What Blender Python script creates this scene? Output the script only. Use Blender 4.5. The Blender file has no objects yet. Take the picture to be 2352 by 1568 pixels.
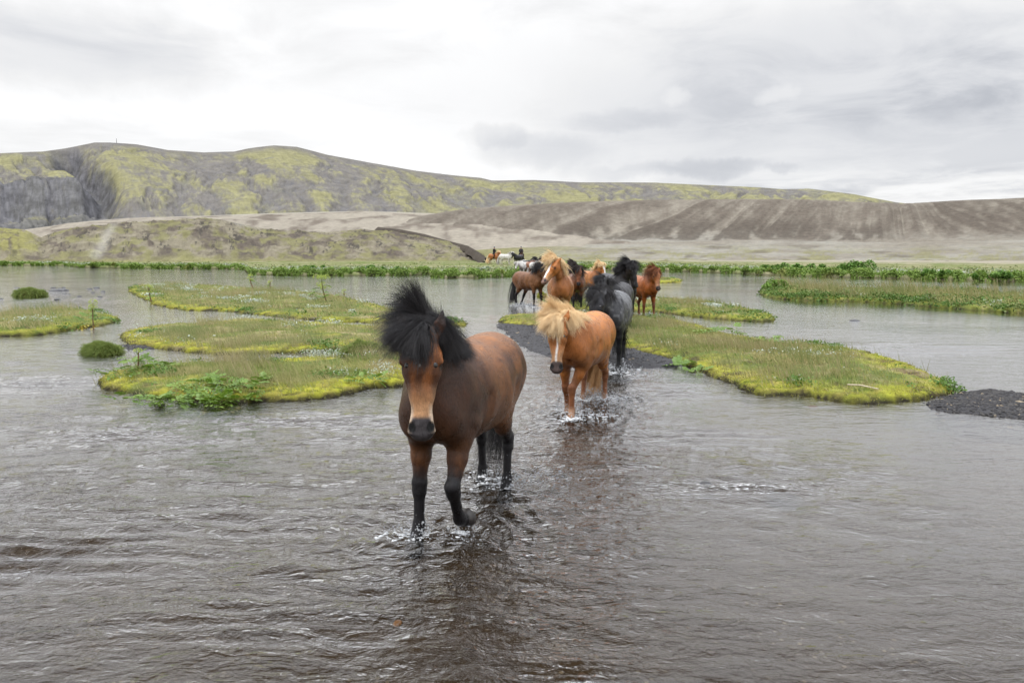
import bpy, math, random
import numpy as np
from mathutils import Vector, Matrix

R = math.radians
rng = np.random.default_rng(7)
random.seed(7)
S = bpy.context.scene
COL = S.collection

# ------------------------------------------------------------------ camera, sky, sun, exposure
CAM_H = 1.85
FPX = 711.0                       # focal length in pixels of a 1024 px wide picture
PITCH = math.atan((341 - 254) / FPX)
cam_d = bpy.data.cameras.new('camera')
cam = bpy.data.objects.new('camera', cam_d)
COL.objects.link(cam)
cam.location = (0, 0, CAM_H)
cam.rotation_euler = (R(90) - PITCH, 0, 0)
cam_d.sensor_width = 36
cam_d.lens = 36 * FPX / 1024
cam_d.clip_start = 0.05
cam_d.clip_end = 30000
S.camera = cam

S.view_settings.view_transform = 'Standard'
S.view_settings.look = 'None'
S.view_settings.exposure = 0.0
S.view_settings.gamma = 1
S.view_settings.use_curve_mapping = False
S.render.engine = 'CYCLES'
S.cycles.use_denoising = True
try:
    S.cycles.denoiser = 'OPENIMAGEDENOISE'
except Exception:
    pass
S.cycles.max_bounces = 7
S.cycles.transparent_max_bounces = 12
S.cycles.sample_clamp_indirect = 6
S.cycles.caustics_reflective = False
S.cycles.caustics_refractive = False
try:
    S.cycles_curves.shape = 'RIBBONS'
except Exception:
    pass

SUN_EL, SUN_AZ = R(58), R(-125)      # azimuth clockwise from the viewing direction (+Y)
sun_d = bpy.data.lights.new('sun', 'SUN')
sun_d.energy = 1.5
sun_d.angle = R(16)
sun_d.color = (1.0, 0.965, 0.91)
sun = bpy.data.objects.new('sun', sun_d)
COL.objects.link(sun)
sdir = Vector((math.sin(SUN_AZ) * math.cos(SUN_EL), math.cos(SUN_AZ) * math.cos(SUN_EL), math.sin(SUN_EL)))
sun.rotation_euler = sdir.to_track_quat('Z', 'Y').to_euler()

# node helper ---------------------------------------------------------------
class NT:
    def __init__(s, tree):
        s.t = tree; s.n = tree.nodes; s.l = tree.links
        s.n.clear()
    def add(s, typ, props=None, **ins):
        nd = s.n.new(typ)
        for k, v in (props or {}).items():
            setattr(nd, k, v)
        for k, v in ins.items():
            key = int(k[1:]) if k[0] == 'i' and k[1:].isdigit() else k.replace('_', ' ')
            sock = nd.inputs[key]
            if isinstance(v, bpy.types.NodeSocket):
                s.l.new(v, sock)
            else:
                sock.default_value = v
        return nd
    def m(s, op, a, b=None, c=None, clamp=False):
        ins = {'i0': a}
        if b is not None: ins['i1'] = b
        if c is not None: ins['i2'] = c
        return s.add('ShaderNodeMath', {'operation': op, 'use_clamp': clamp}, **ins).outputs[0]
    def mix(s, f, a, b, blend='MIX'):
        nd = s.n.new('ShaderNodeMix'); nd.data_type = 'RGBA'; nd.blend_type = blend
        for sock, v in ((nd.inputs[0], f), (nd.inputs[6], a), (nd.inputs[7], b)):
            if isinstance(v, bpy.types.NodeSocket): s.l.new(v, sock)
            elif sock == nd.inputs[0]: sock.default_value = v
            else: sock.default_value = (*v, 1) if len(v) == 3 else v
        return nd.outputs[2]
    def noise(s, vec, scale, detail=4, rough=0.55, dist=0.0, out='Fac'):
        return s.add('ShaderNodeTexNoise', Vector=vec, Scale=scale, Detail=detail, Roughness=rough, Distortion=dist).outputs[out]
    def ramp(s, fac, stops, interp='LINEAR'):
        nd = s.add('ShaderNodeValToRGB', Fac=fac)
        cr = nd.color_ramp; cr.interpolation = interp
        while len(cr.elements) < len(stops): cr.elements.new(0.5)
        for e, (p, c) in zip(cr.elements, stops):
            e.position = p
            e.color = (c, c, c, 1) if isinstance(c, (int, float)) else (*c, 1)
        return nd.outputs[0]
    def maprange(s, v, a, b, c, d, smooth=False):
        nd = s.add('ShaderNodeMapRange', {'interpolation_type': 'SMOOTHSTEP' if smooth else 'LINEAR'}, i0=v, i1=a, i2=b, i3=c, i4=d)
        return nd.outputs[0]

# world: thin daylight sky behind a nearly closed layer of cloud ------------------
W = bpy.data.worlds.new('World')
S.world = W
W.use_nodes = True
w = NT(W.node_tree)
tc = w.add('ShaderNodeTexCoord').outputs['Generated']
sky = w.add('ShaderNodeTexSky')
sky.sky_type = 'NISHITA'; sky.sun_disc = False
sky.sun_elevation = SUN_EL; sky.sun_rotation = SUN_AZ
sep = w.add('ShaderNodeSeparateXYZ', Vector=tc)
dx, dy, dz = sep.outputs
dzc = w.m('MAXIMUM', dz, 0.0)
den = w.m('ADD', dzc, 0.10)
plane = w.add('ShaderNodeCombineXYZ', X=w.m('DIVIDE', dx, den), Y=w.m('DIVIDE', dy, den), Z=0.3).outputs[0]
big = w.noise(plane, 0.42, 5, 0.52, 0.4)
mid = w.noise(plane, 1.7, 8, 0.60, 0.5)
cl = w.m('ADD', w.m('MULTIPLY', big, 0.58), w.m('MULTIPLY', mid, 0.42))
warp = w.noise(tc, 9.0, 5, 0.6, 0.0, 'Color')
wv = w.add('ShaderNodeVectorMath', {'operation': 'SUBTRACT'}, i0=warp, i1=(0.5, 0.5, 0.5)).outputs[0]
wv = w.add('ShaderNodeVectorMath', {'operation': 'MULTIPLY'}, i0=wv, i1=(0.10, 0.10, 0.055)).outputs[0]
dirw = w.add('ShaderNodeVectorMath', {'operation': 'ADD'}, i0=tc, i1=wv).outputs[0]
sw = w.add('ShaderNodeSeparateXYZ', Vector=dirw)
az = w.m('ARCTAN2', sw.outputs[0], sw.outputs[1])
el = w.m('ARCSINE', sw.outputs[2])
def pix_dir(u, v):
    """direction of a point of the photograph (1024 px wide)"""
    d = Vector(((u - 512) / FPX, 1.0, -(v - 341) / FPX))
    d.rotate(Matrix.Rotation(-PITCH, 3, 'X'))
    return d.normalized()
def blob(u, v, ru, rv, soft=1.0):
    d = pix_dir(u, v)
    a0, e0 = math.atan2(d.x, d.y), math.asin(d.z)
    a = w.m('DIVIDE', w.m('SUBTRACT', az, a0), ru / FPX)
    e = w.m('DIVIDE', w.m('SUBTRACT', el, e0), rv / FPX)
    r2 = w.m('ADD', w.m('MULTIPLY', a, a), w.m('MULTIPLY', e, e))
    return w.maprange(r2, 0.0, 1.0 + soft, 1.0, 0.0, True)
# brightness of the cloud deck
lum = w.maprange(cl, 0.37, 0.57, 0.76, 1.22, True)
def darken(l, b, k):
    return w.m('MULTIPLY', l, w.m('SUBTRACT', 1.0, w.m('MULTIPLY', b, k)))
def lighten(l, b, target):
    return w.m('ADD', w.m('MULTIPLY', l, w.m('SUBTRACT', 1.0, b)), w.m('MULTIPLY', b, target))
lum = lighten(lum, w.m('MULTIPLY', blob(360, 60, 420, 110, 1.5), 0.6), 1.08)
lum = lighten(lum, w.m('MULTIPLY', blob(250, 125, 420, 45, 1.2), 0.5), 1.1)
lum = lighten(lum, w.m('MULTIPLY', blob(720, 160, 330, 24, 1.2), 0.7), 1.1)
lum = darken(lum, blob(960, 100, 260, 85, 1.8), 0.20)
lum = darken(lum, blob(700, 85, 260, 60, 1.5), 0.11)
lum = darken(lum, blob(30, 45, 130, 28, 1.5), 0.20)
for args, k in (((712, 168, 46, 9), 0.20), ((545, 152, 60, 15), 0.15), ((500, 138, 28, 10), 0.14), ((630, 122, 42, 9), 0.10),
                ((785, 170, 16, 4), 0.14), ((620, 172, 50, 7), 0.10), ((190, 140, 150, 10), 0.06), ((855, 188, 14, 5), 0.12)):
    lum = darken(lum, blob(*args), k)
lum = lighten(lum, w.m('MULTIPLY', blob(676, 96, 14, 8, .6), 0.6), 0.95)
lum = lighten(lum, w.m('MULTIPLY', blob(779, 91, 16, 8, .6), 0.6), 0.93)
tint = w.mix(w.maprange(lum, 0.55, 0.95, 1.0, 0.0), (1.0, 1.0, 1.005), (0.93, 0.965, 1.05))
# an overcast sky grows brighter towards the zenith
zen = w.maprange(dzc, 0.40, 0.92, 1.0, 3.0)
tint = w.mix(w.maprange(dzc, 0.3, 0.7, 0.0, 1.0), tint, (0.93, 0.975, 1.06))
lum = w.m('MULTIPLY', w.m('MULTIPLY', lum, zen), 9.7)
cloud = w.add('ShaderNodeVectorMath', {'operation': 'SCALE'}, i0=tint, Scale=lum).outputs[0]
mixed = w.mix(0.96, sky.outputs[0], cloud)
bg = w.add('ShaderNodeBackground', Color=mixed, Strength=0.1)
w.add('ShaderNodeOutputWorld', Surface=bg.outputs[0])
W.cycles.sampling_method = 'MANUAL'
W.cycles.sample_map_resolution = 1024

# ------------------------------------------------------------------ numeric helpers
K = 1024 / 2352.0
def ground_pt(x, y, z=0.0):
    """where the sight line through photo point (x, y) (2352 px wide) meets height z"""
    d = pix_dir(x * K, y * K)
    t = (z - CAM_H) / d.z
    return np.array([d.x * t, d.y * t])
def at_depth(x, Y):
    """X of photo column x at distance Y"""
    return (x * K - 512) / FPX * Y

def _h(ix, iy, iz, seed):
    h = (ix.astype(np.int64) * 374761393 + iy.astype(np.int64) * 668265263 + iz * 1274126177 + seed * 974634777) & 0xFFFFFFFF
    h = ((h ^ (h >> 13)) * 1274126177) & 0xFFFFFFFF
    h = ((h ^ (h >> 16)) * 2246822519) & 0xFFFFFFFF
    return (h ^ (h >> 15)) & 0xFFFFFF
def gn2(x, y, seed=0):
    """2D gradient noise, about -0.7..0.7"""
    x = np.asarray(x, float); y = np.asarray(y, float)
    ix = np.floor(x); iy = np.floor(y); fx = x - ix; fy = y - iy
    ux = fx**3 * (fx * (fx * 6 - 15) + 10); uy = fy**3 * (fy * (fy * 6 - 15) + 10)
    def g(ox, oy):
        a = _h(ix + ox, iy + oy, 0, seed) * (2 * math.pi / 0xFFFFFF)
        return np.cos(a) * (fx - ox) + np.sin(a) * (fy - oy)
    a = g(0, 0) * (1 - ux) + g(1, 0) * ux
    b = g(0, 1) * (1 - ux) + g(1, 1) * ux
    return a * (1 - uy) + b * uy
def fbm2(x, y, seed=0, oct=4, gain=0.5, lac=2.03):
    s = 0; a = 1; t = 0
    for o in range(oct):
        s = s + a * gn2(x + 17.3 * o, y - 9.1 * o, seed + o); t += a
        a *= gain; x = x * lac; y = y * lac
    return s / t * 1.6
def vn3(P, seed=0):
    """3D value noise 0..1"""
    I = np.floor(P); F = P - I; U = F * F * (3 - 2 * F)
    s = 0
    for ox in (0, 1):
        for oy in (0, 1):
            for oz in (0, 1):
                wgt = (U[:, 0] if ox else 1 - U[:, 0]) * (U[:, 1] if oy else 1 - U[:, 1]) * (U[:, 2] if oz else 1 - U[:, 2])
                s = s + wgt * _h(I[:, 0] + ox, I[:, 1] + oy, (I[:, 2] + oz).astype(np.int64), seed) / 0xFFFFFF
    return s
def fb3(P, seed=0, oct=3):
    s = 0; a = 1; t = 0
    for o in range(oct):
        s = s + a * vn3(P * (2.03**o) + o * 7.7, seed + o); t += a; a *= 0.5
    return s / t
def ss(a, b, x):
    t = np.clip((x - a) / (b - a), 0, 1)
    return t * t * (3 - 2 * t)
def lerp3(a, b, t):
    a = np.asarray(a, float); b = np.asarray(b, float); t = np.asarray(t)[..., None]
    return a * (1 - t) + b * t

# ------------------------------------------------------------------ object helpers
def props(o, label=None, cat=None, group=None, kind=None):
    if label: o['label'] = label
    if cat: o['category'] = cat
    if group: o['group'] = group
    if kind: o['kind'] = kind
    return o
def mesh_np(name, V, F, mat, parent=None, col=None, smooth=True, edges=None):
    """mesh object from numpy vertices and equal-sized faces"""
    me = bpy.data.meshes.new(name)
    V = np.ascontiguousarray(V, np.float32); F = np.ascontiguousarray(F, np.int32)
    me.vertices.add(len(V)); me.vertices.foreach_set('co', V.ravel())
    k = F.shape[1]
    me.loops.add(F.size); me.loops.foreach_set('vertex_index', F.ravel())
    me.polygons.add(len(F))
    me.polygons.foreach_set('loop_start', np.arange(0, F.size, k, dtype=np.int32))
    me.polygons.foreach_set('use_smooth', np.full(len(F), smooth, bool))
    if col is not None:
        at = me.color_attributes.new('Col', 'FLOAT_COLOR', 'POINT')
        c = np.ones((len(V), 4), np.float32); c[:, :3] = col
        at.data.foreach_set('color', c.ravel())
    me.update(calc_edges=True)
    me.validate(clean_customdata=False)
    if mat: me.materials.append(mat)
    o = bpy.data.objects.new(name, me)
    COL.objects.link(o)
    if parent: o.parent = parent
    return o
def empty(name, loc=(0, 0, 0), rz=0, scale=1):
    o = bpy.data.objects.new(name, None)
    o.empty_display_size = 0.2
    o.location = loc; o.rotation_euler = (0, 0, rz); o.scale = (scale,) * 3
    COL.objects.link(o)
    return o
def curves_np(name, P, rad, mat, parent=None):
    """hair curves; P (n, k, 3), rad (k,) or (n, k)"""
    n, k, _ = P.shape
    cu = bpy.data.hair_curves.new(name)
    cu.add_curves([k] * n)
    cu.position_data.foreach_set('vector', np.ascontiguousarray(P, np.float32).ravel())
    r = np.broadcast_to(rad, (n, k)).astype(np.float32)
    at = cu.attributes.get('radius') or cu.attributes.new('radius', 'FLOAT', 'POINT')
    at.data.foreach_set('value', np.ascontiguousarray(r).ravel())
    cu.materials.append(mat)
    o = bpy.data.objects.new(name, cu)
    COL.objects.link(o)
    if parent: o.parent = parent
    return o
def grid_faces(nr, nc, wrap=False):
    i = np.arange(nr - 1)[:, None]; j = np.arange(nc if wrap else nc - 1)[None, :]
    a = i * nc + j; b = i * nc + (j + 1) % nc
    return np.stack([a, b, b + nc, a + nc], -1).reshape(-1, 4)
def tube(pts, rads, seg=8, cap=True):
    """vertices, quads of a tube round a polyline"""
    pts = np.asarray(pts, float); n = len(pts)
    T = np.gradient(pts, axis=0); T /= np.linalg.norm(T, axis=1)[:, None] + 1e-9
    up = np.array([0.13, 0.99, 0.05])
    V = []
    for p, t, r in zip(pts, T, rads):
        a = np.cross(t, up); a /= np.linalg.norm(a) + 1e-9
        b = np.cross(t, a)
        th = np.linspace(0, 2 * math.pi, seg, endpoint=False)
        V.append(p + r * (np.cos(th)[:, None] * a + np.sin(th)[:, None] * b))
    return np.concatenate(V), grid_faces(n, seg, True)

# ------------------------------------------------------------------ materials
def new_mat(name):
    m = bpy.data.materials.new(name); m.use_nodes = True
    return m, NT(m.node_tree)
def mat_vcol(name, rough=0.8, nscale=20, namp=0.35, bump=0.0, bscale=40, sheen=0.0, spec=0.3, stretch=(1, 1, 1), translucent=0.0, detail=5):
    """surface colour from the mesh's own paint, broken up by noise"""
    m, n = new_mat(name)
    obj = n.add('ShaderNodeTexCoord').outputs['Object']
    v = n.add('ShaderNodeMapping', Vector=obj, Scale=stretch).outputs[0]
    c = n.add('ShaderNodeVertexColor', {'layer_name': 'Col'}).outputs[0]
    f = n.noise(v, nscale, detail, 0.65)
    k = n.maprange(f, 0.25, 0.75, 1 - namp, 1 + namp)
    cc = n.add('ShaderNodeVectorMath', {'operation': 'SCALE'}, i0=c, Scale=k).outputs[0]
    p = n.add('ShaderNodeBsdfPrincipled', Base_Color=cc, Roughness=rough)
    p.inputs['Specular IOR Level'].default_value = spec
    if sheen:
        p.inputs['Sheen Weight'].default_value = sheen
        p.inputs['Sheen Roughness'].default_value = 0.4
    if bump:
        h = n.noise(v, bscale, 6, 0.7)
        b = n.add('ShaderNodeBump', Height=h, Strength=1.0, Distance=bump)
        n.l.new(b.outputs[0], p.inputs['Normal'])
    out = p.outputs[0]
    if translucent:
        tr = n.add('ShaderNodeBsdfTranslucent', Color=cc)
        out = n.add('ShaderNodeMixShader', Fac=translucent, i1=out, i2=tr.outputs[0]).outputs[0]
    n.add('ShaderNodeOutputMaterial', Surface=out)
    return m
def mat_plain(name, col, rough=0.6, spec=0.5, nscale=30, namp=0.2, bump=0.0):
    m, n = new_mat(name)
    obj = n.add('ShaderNodeTexCoord').outputs['Object']
    f = n.noise(obj, nscale, 4, 0.6)
    k = n.maprange(f, 0.3, 0.7, 1 - namp, 1 + namp)
    cc = n.add('ShaderNodeVectorMath', {'operation': 'SCALE'}, i0=col, Scale=k).outputs[0]
    p = n.add('ShaderNodeBsdfPrincipled', Base_Color=cc, Roughness=rough)
    p.inputs['Specular IOR Level'].default_value = spec
    if bump:
        b = n.add('ShaderNodeBump', Height=f, Distance=bump)
        n.l.new(b.outputs[0], p.inputs['Normal'])
    n.add('ShaderNodeOutputMaterial', Surface=p.outputs[0])
    return m
def mat_hair(name, c1, c2, rough=0.45, spec=0.4, pos_scale=0.0, c3=None):
    m, n = new_mat(name)
    hi = n.add('ShaderNodeHairInfo')
    c = n.mix(hi.outputs['Random'], c1, c2)
    if c3 is not None:
        pos = n.add('ShaderNodeTexCoord').outputs['Object']
        f = n.noise(pos, pos_scale, 3, 0.6)
        c = n.mix(n.maprange(f, 0.42, 0.60, 0, 1), c, c3)
    p = n.add('ShaderNodeBsdfPrincipled', Base_Color=c, Roughness=rough)
    p.inputs['Specular IOR Level'].default_value = spec
    n.add('ShaderNodeOutputMaterial', Surface=p.outputs[0])
    return m

# ------------------------------------------------------------------ bodies as smooth unions of tapered ellipsoids
class Prim:
    """an ellipse (w across, h along the other axis) swept from a to b; tag and parameter steer the paint"""
    def __init__(s, a, b, ra, rb, tag='body', pa=0.0, pb=0.0, lat=(0, 1, 0), k=0.045, sub=False):
        s.a = np.array(a, float); s.b = np.array(b, float)
        s.ra = ra; s.rb = rb; s.tag = tag; s.pa = pa; s.pb = pb; s.k = k; s.sub = sub
        d = s.b - s.a; s.L = np.linalg.norm(d)
        lat = np.array(lat, float)
        if s.L < 1e-6:
            ax = np.array([1.0, 0, 0]) if abs(lat[0]) < .9 else np.array([0, 0, 1.0]); s.L = 0
        else: ax = d / s.L
        sd = lat - ax * lat.dot(ax); sd /= np.linalg.norm(sd) + 1e-9
        s.ax, s.sd, s.hd = ax, sd, np.cross(sd, ax)
        s.R = max(*ra, *rb)
    def dist(s, P):
        q = P - s.a
        z = q @ s.ax
        t = np.clip(z / s.L, 0, 1) if s.L else np.zeros(len(P))
        z = z - t * s.L; x = q @ s.sd; y = q @ s.hd
        w = s.ra[0] + (s.rb[0] - s.ra[0]) * t; h = s.ra[1] + (s.rb[1] - s.ra[1]) * t
        l = (s.ra[2] if len(s.ra) > 2 else None)
        l = np.minimum(w, h) if l is None else l
        k0 = np.sqrt((x / w)**2 + (y / h)**2 + (z / l)**2) + 1e-9
        k1 = np.sqrt((x / w**2)**2 + (y / h**2)**2 + (z / l**2)**2) + 1e-9
        return k0 * (k0 - 1) / k1, t
def smin(a, b, k):
    h = np.maximum(k - np.abs(a - b), 0) / k
    return np.minimum(a, b) - h * h * k * 0.25
def smax(a, b, k):
    return -smin(-a, -b, k)
def field(prims, P):
    f = np.full(len(P), 9.0)
    for p in prims:
        d, _ = p.dist(P)
        f = smax(f, -d, p.k) if p.sub else smin(f, d, p.k)
    return f
def surface(prims, h):
    """surface nets over the union of the prims, cell size h"""
    lo = np.min([np.minimum(p.a, p.b) - p.R for p in prims if not p.sub], 0) - 3 * h
    hi = np.max([np.maximum(p.a, p.b) + p.R for p in prims if not p.sub], 0) + 3 * h
    n = np.ceil((hi - lo) / h).astype(int) + 1
    f = np.full(n, 9.0, np.float32)
    for p in prims:
        m = p.R + p.k + 3 * h
        i0 = np.maximum(np.floor((np.minimum(p.a, p.b) - m - lo) / h).astype(int), 0)
        i1 = np.minimum(np.ceil((np.maximum(p.a, p.b) + m - lo) / h).astype(int) + 1, n)
        if (i1 <= i0).any(): continue
        g = [lo[a] + h * np.arange(i0[a], i1[a]) for a in range(3)]
        G = np.stack(np.meshgrid(*g, indexing='ij'), -1).reshape(-1, 3)
        d, _ = p.dist(G)
        sl = tuple(slice(i0[a], i1[a]) for a in range(3))
        d = d.reshape(f[sl].shape).astype(np.float32)
        f[sl] = smax(f[sl], -d, p.k) if p.sub else smin(f[sl], d, p.k)
    s = f < 0
    # crossing points accumulated per cell
    cs = tuple(x - 1 for x in n)
    acc = np.zeros(cs + (3,), np.float32); cnt = np.zeros(cs, np.float32)
    axes_edges = []
    for a in range(3):
        sl0 = [slice(None)] * 3; sl1 = [slice(None)] * 3
        sl0[a] = slice(0, -1); sl1[a] = slice(1, None)
        cr = s[tuple(sl0)] != s[tuple(sl1)]
        idx = np.argwhere(cr)
        f0 = f[tuple(sl0)][cr]; f1 = f[tuple(sl1)][cr]
        t = f0 / (f0 - f1)
        pos = idx.astype(np.float32); pos[:, a] += t
        inside0 = s[tuple(sl0)][cr]
        axes_edges.append((a, idx, inside0))
        o1, o2 = [x for x in range(3) if x != a]
        for u in (0, 1):
            for v in (0, 1):
                c = idx.copy(); c[:, o1] -= u; c[:, o2] -= v
                ok = (c >= 0).all(1) & (c < np.array(cs)).all(1)
                cc = c[ok]
                np.add.at(acc, (cc[:, 0], cc[:, 1], cc[:, 2]), pos[ok])
                np.add.at(cnt, (cc[:, 0], cc[:, 1], cc[:, 2]), 1)
    vid = np.full(cs, -1, np.int64)
    occ = cnt > 0
    vid[occ] = np.arange(occ.sum())
    V = acc[occ] / cnt[occ][:, None] * h + lo
    F = []
    for a, idx, ins in axes_edges:
        o1, o2 = [(1, 2), (2, 0), (0, 1)][a]
        q = []
        for u, v in ((0, 0), (1, 0), (1, 1), (0, 1)):
            c = idx.copy(); c[:, o1] -= u; c[:, o2] -= v
            q.append(vid[c[:, 0], c[:, 1], c[:, 2]])
        q = np.stack(q, 1)
        q[~ins] = q[~ins][:, ::-1]
        F.append(q)
    F = np.concatenate(F); F = F[(F >= 0).all(1)]
    # keep the largest island's vertices only is unnecessary: every prim overlaps its neighbour
    # two light smoothing passes
    for _ in range(2):
        sm = np.zeros_like(V); c = np.zeros(len(V))
        for i in range(4):
            a, b = F[:, i], F[:, (i + 1) % 4]
            np.add.at(sm, a, V[b]); np.add.at(c, a, 1)
            np.add.at(sm, b, V[a]); np.add.at(c, b, 1)
        V = V * 0.5 + 0.5 * sm / c[:, None]
    return V, F
def tag_weights(prims, V, tags, sharp=0.02):
    """soft membership of each vertex in each tag, and the tag's parameter there"""
    best = {t: (np.full(len(V), 9.0), np.zeros(len(V))) for t in tags}
    for p in prims:
        if p.sub or p.tag not in best: continue
        d, t = p.dist(V)
        bd, bp = best[p.tag]
        m = d < bd
        bd[m] = d[m]; bp[m] = (p.pa + (p.pb - p.pa) * t)[m]
    D = np.stack([best[t][0] for t in tags]); mn = D.min(0)
    Wt = np.exp(-(D - mn) / sharp); Wt /= Wt.sum(0)
    return {t: (Wt[i], best[t][1]) for i, t in enumerate(tags)}

# ------------------------------------------------------------------ the horse
def rotY(v, a):
    """turn a vector in the x-z plane; positive lifts the front"""
    c, s = math.cos(a), math.sin(a)
    return np.array([v[0] * c - v[2] * s, v[1], v[0] * s + v[2] * c])
def leg_dir(a, out=0.0):
    a = R(a)
    return np.array([math.sin(a), out, -math.cos(a)])
FORE_STAND = (4, 2, 32)
HIND_STAND = (36, -44, 5, 32)
def horse_prims(pose):
    P = []
    g = pose.get
    fat = g('fat', 1.0)
    def T(a, b, ra, rb, **kw): P.append(Prim(a, b, (ra[0] * fat, ra[1]), (rb[0] * fat, rb[1]), **kw))
    # trunk
    T((0.60, 0, 0.985), (0.44, 0, 1.03), (.165, .220), (.220, .29), k=.09)
    T((0.44, 0, 1.03), (0.15, 0, 0.985), (.205, .29), (.268, .315), k=.09)
    T((0.15, 0, 0.985), (-0.16, 0, 0.975), (.268, .315), (.295, .315), k=.09)
    T((-0.16, 0, 0.975), (-0.42, 0, 1.03), (.295, .315), (.255, .275), k=.09)
    T((-0.42, 0, 1.03), (-0.62, 0, 1.07), (.255, .275), (.245, .245), k=.09)
    T((-0.62, 0, 1.07), (-0.76, 0, 1.02), (.235, .235), (.17, .19), k=.09)
    T((0.42, 0, 1.17), (0.18, 0, 1.15), (.085, .17), (.10, .13), k=.08)       # withers
    # shoulders, chest muscles, haunches
    for s in (1, -1):
        T((0.36, .12 * s, 1.13), (0.585, .105 * s, .93), (.075, .15), (.085, .125), k=.09)
        T((0.585, .105 * s, .90), (0.43, .135 * s, .80), (.085, .115), (.085, .12), k=.07, tag='body')
        T((-0.52, .13 * s, 1.10), (-0.66, .14 * s, 1.00), (.115, .18), (.115, .20), k=.08)
    for s in (1, -1):
        T((0.30, .20 * s, 1.02), (0.40, .205 * s, .86), (.045, .10), (.05, .09), k=.05)
        T((-0.46, .215 * s, 1.10), (-0.40, .205 * s, 1.00), (.03, .06), (.03, .05), k=.06)
        P.append(Prim((0.22, .30 * s, 1.0), (0.24, .30 * s, .82), (.03, .03), (.03, .03), k=.05, sub=True))
        P.append(Prim((-0.43, .29 * s, .93), (-0.34, .30 * s, .78), (.03, .05), (.03, .04), k=.07, sub=True))
        P.append(Prim((0.64, .045 * s * 0, .90), (0.66, 0, .80), (.012, .03), (.012, .03), k=.04, sub=True))
    legs = g('legs', {})
    feet = []; hoofs = []
    for s in (1, -1):
        side = 'l' if s > 0 else 'r'
        fa, ca, pa = legs.get('f' + side, FORE_STAND)
        out = legs.get('fo' + side, 0.0)
        e = np.array([0.42, .135 * s, .79])
        kn = e + leg_dir(fa, out) * .365
        ft = kn + leg_dir(ca) * .255
        pd = leg_dir(pa); co = ft + pd * .085
        T(e + (0, 0, .06), e * .55 + kn * .45, (.080, .105), (.062, .072), tag='fore', pa=0, pb=.28, k=.06)
        T(e * .55 + kn * .45, e * .12 + kn * .88, (.062, .072), (.042, .047), tag='fore', pa=.28, pb=.5, k=.03)
        kd = (ft - kn) / .255
        T(kn - kd * .02, kn + kd * .03, (.053, .051), (.047, .046), tag='fore', pa=.55, pb=.62, k=.025)
        T(kn + kd * .03, ft - kd * .03, (.037, .041), (.034, .039), tag='fore', pa=.62, pb=.85, k=.025)
        T(ft, ft + pd * .01, (.040, .044), (.038, .042), tag='fore', pa=.87, pb=.9, k=.025)
        T(ft - kd * 0.0 + rotY(pd, R(-95)) * .030, ft + pd * .03 + rotY(pd, R(-95)) * .022, (.026, .024), (.02, .02), tag='fore', pa=.9, pb=.95, k=.025)
        T(ft + pd * .02, co, (.035, .037), (.047, .049), tag='fore', pa=.9, pb=1, k=.025)
        feet.append(co + pd * 0.07); hoofs.append((co, pd, pa))
        ta, ga, ha, pa = legs.get('h' + side, HIND_STAND)
        out = legs.get('ho' + side, 0.0)
        hp = np.array([-0.60, .135 * s, 1.07])
        st = hp + leg_dir(ta) * .36
        hk = st + leg_dir(ga, out) * .425
        ft = hk + leg_dir(ha) * .315
        pd = leg_dir(pa); co = ft + pd * .085
        T(hp, st, (.105, .20), (.085, .135), tag='thigh', k=.09)
        T(hp + (-.09, 0, -.06), st + (-.12, 0, -.02), (.085, .13), (.07, .10), tag='thigh', k=.09)
        T(st, st * .5 + hk * .5, (.080, .125), (.062, .090), tag='hind', pa=0, pb=.3, k=.07)
        T(st * .5 + hk * .5, st * .1 + hk * .9, (.064, .088), (.042, .054), tag='hind', pa=.3, pb=.5, k=.035)
        hd = (ft - hk) / .315; bk = rotY(hd, R(-90))
        T(hk - hd * .035 + bk * .035, hk + hd * .06 + bk * .006, (.030, .034), (.032, .034), tag='hind', pa=.52, pb=.6, k=.03)
        T(hk - hd * .02, hk + hd * .06, (.045, .050), (.038, .046), tag='hind', pa=.52, pb=.62, k=.03)
        T(hk + hd * .06, ft - hd * .03, (.033, .042), (.031, .038), tag='hind', pa=.62, pb=.85, k=.025)
        T(ft, ft + pd * .01, (.041, .045), (.038, .043), tag='hind', pa=.87, pb=.9, k=.025)
        T(ft + rotY(pd, R(-95)) * .030, ft + pd * .03 + rotY(pd, R(-95)) * .022, (.026, .024), (.02, .02), tag='hind', pa=.9, pb=.95, k=.025)
        T(ft + pd * .02, co, (.035, .037), (.047, .049), tag='hind', pa=.9, pb=1, k=.025)
        feet.append(co + pd * 0.07); hoofs.append((co, pd, pa))
    # neck
    ne, ny = R(g('neck', 38)), R(g('neck_yaw', 0))
    hpitch, hy = R(g('head', 72)), R(g('head_yaw', 0))
    roll = R(g('head_roll', 0))
    nl = g('neck_len', .56)
    B = np.array([.46, 0, 1.13])
    poll = B + nl * np.array([math.cos(ne) * math.cos(ny), math.cos(ne) * math.sin(ny), math.sin(ne)])
    mid = (B + poll) / 2 + np.array([0, 0, .015 - .02 * math.sin(ne)]) + np.array([.02, math.sin(ny) * -.05, 0])
    nlat = np.array([-math.sin(ny * .7), math.cos(ny * .7), 0])
    T(B + (-.03, 0, -.03), mid, (.135, .235), (.088, .165), lat=nlat, tag='neck', pa=0, pb=.5, k=.09)
    T(mid, poll, (.088, .165), (.068, .105), lat=nlat, tag='neck', pa=.5, pb=1, k=.05)
    # head frame: ax runs poll to muzzle, fn is the front of the face, sd the horse's left
    ax = np.array([math.cos(hpitch) * math.cos(hy), math.cos(hpitch) * math.sin(hy), -math.sin(hpitch)])
    sd = np.array([-math.sin(hy), math.cos(hy), 0.0])
    fn = np.cross(ax, sd)
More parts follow.
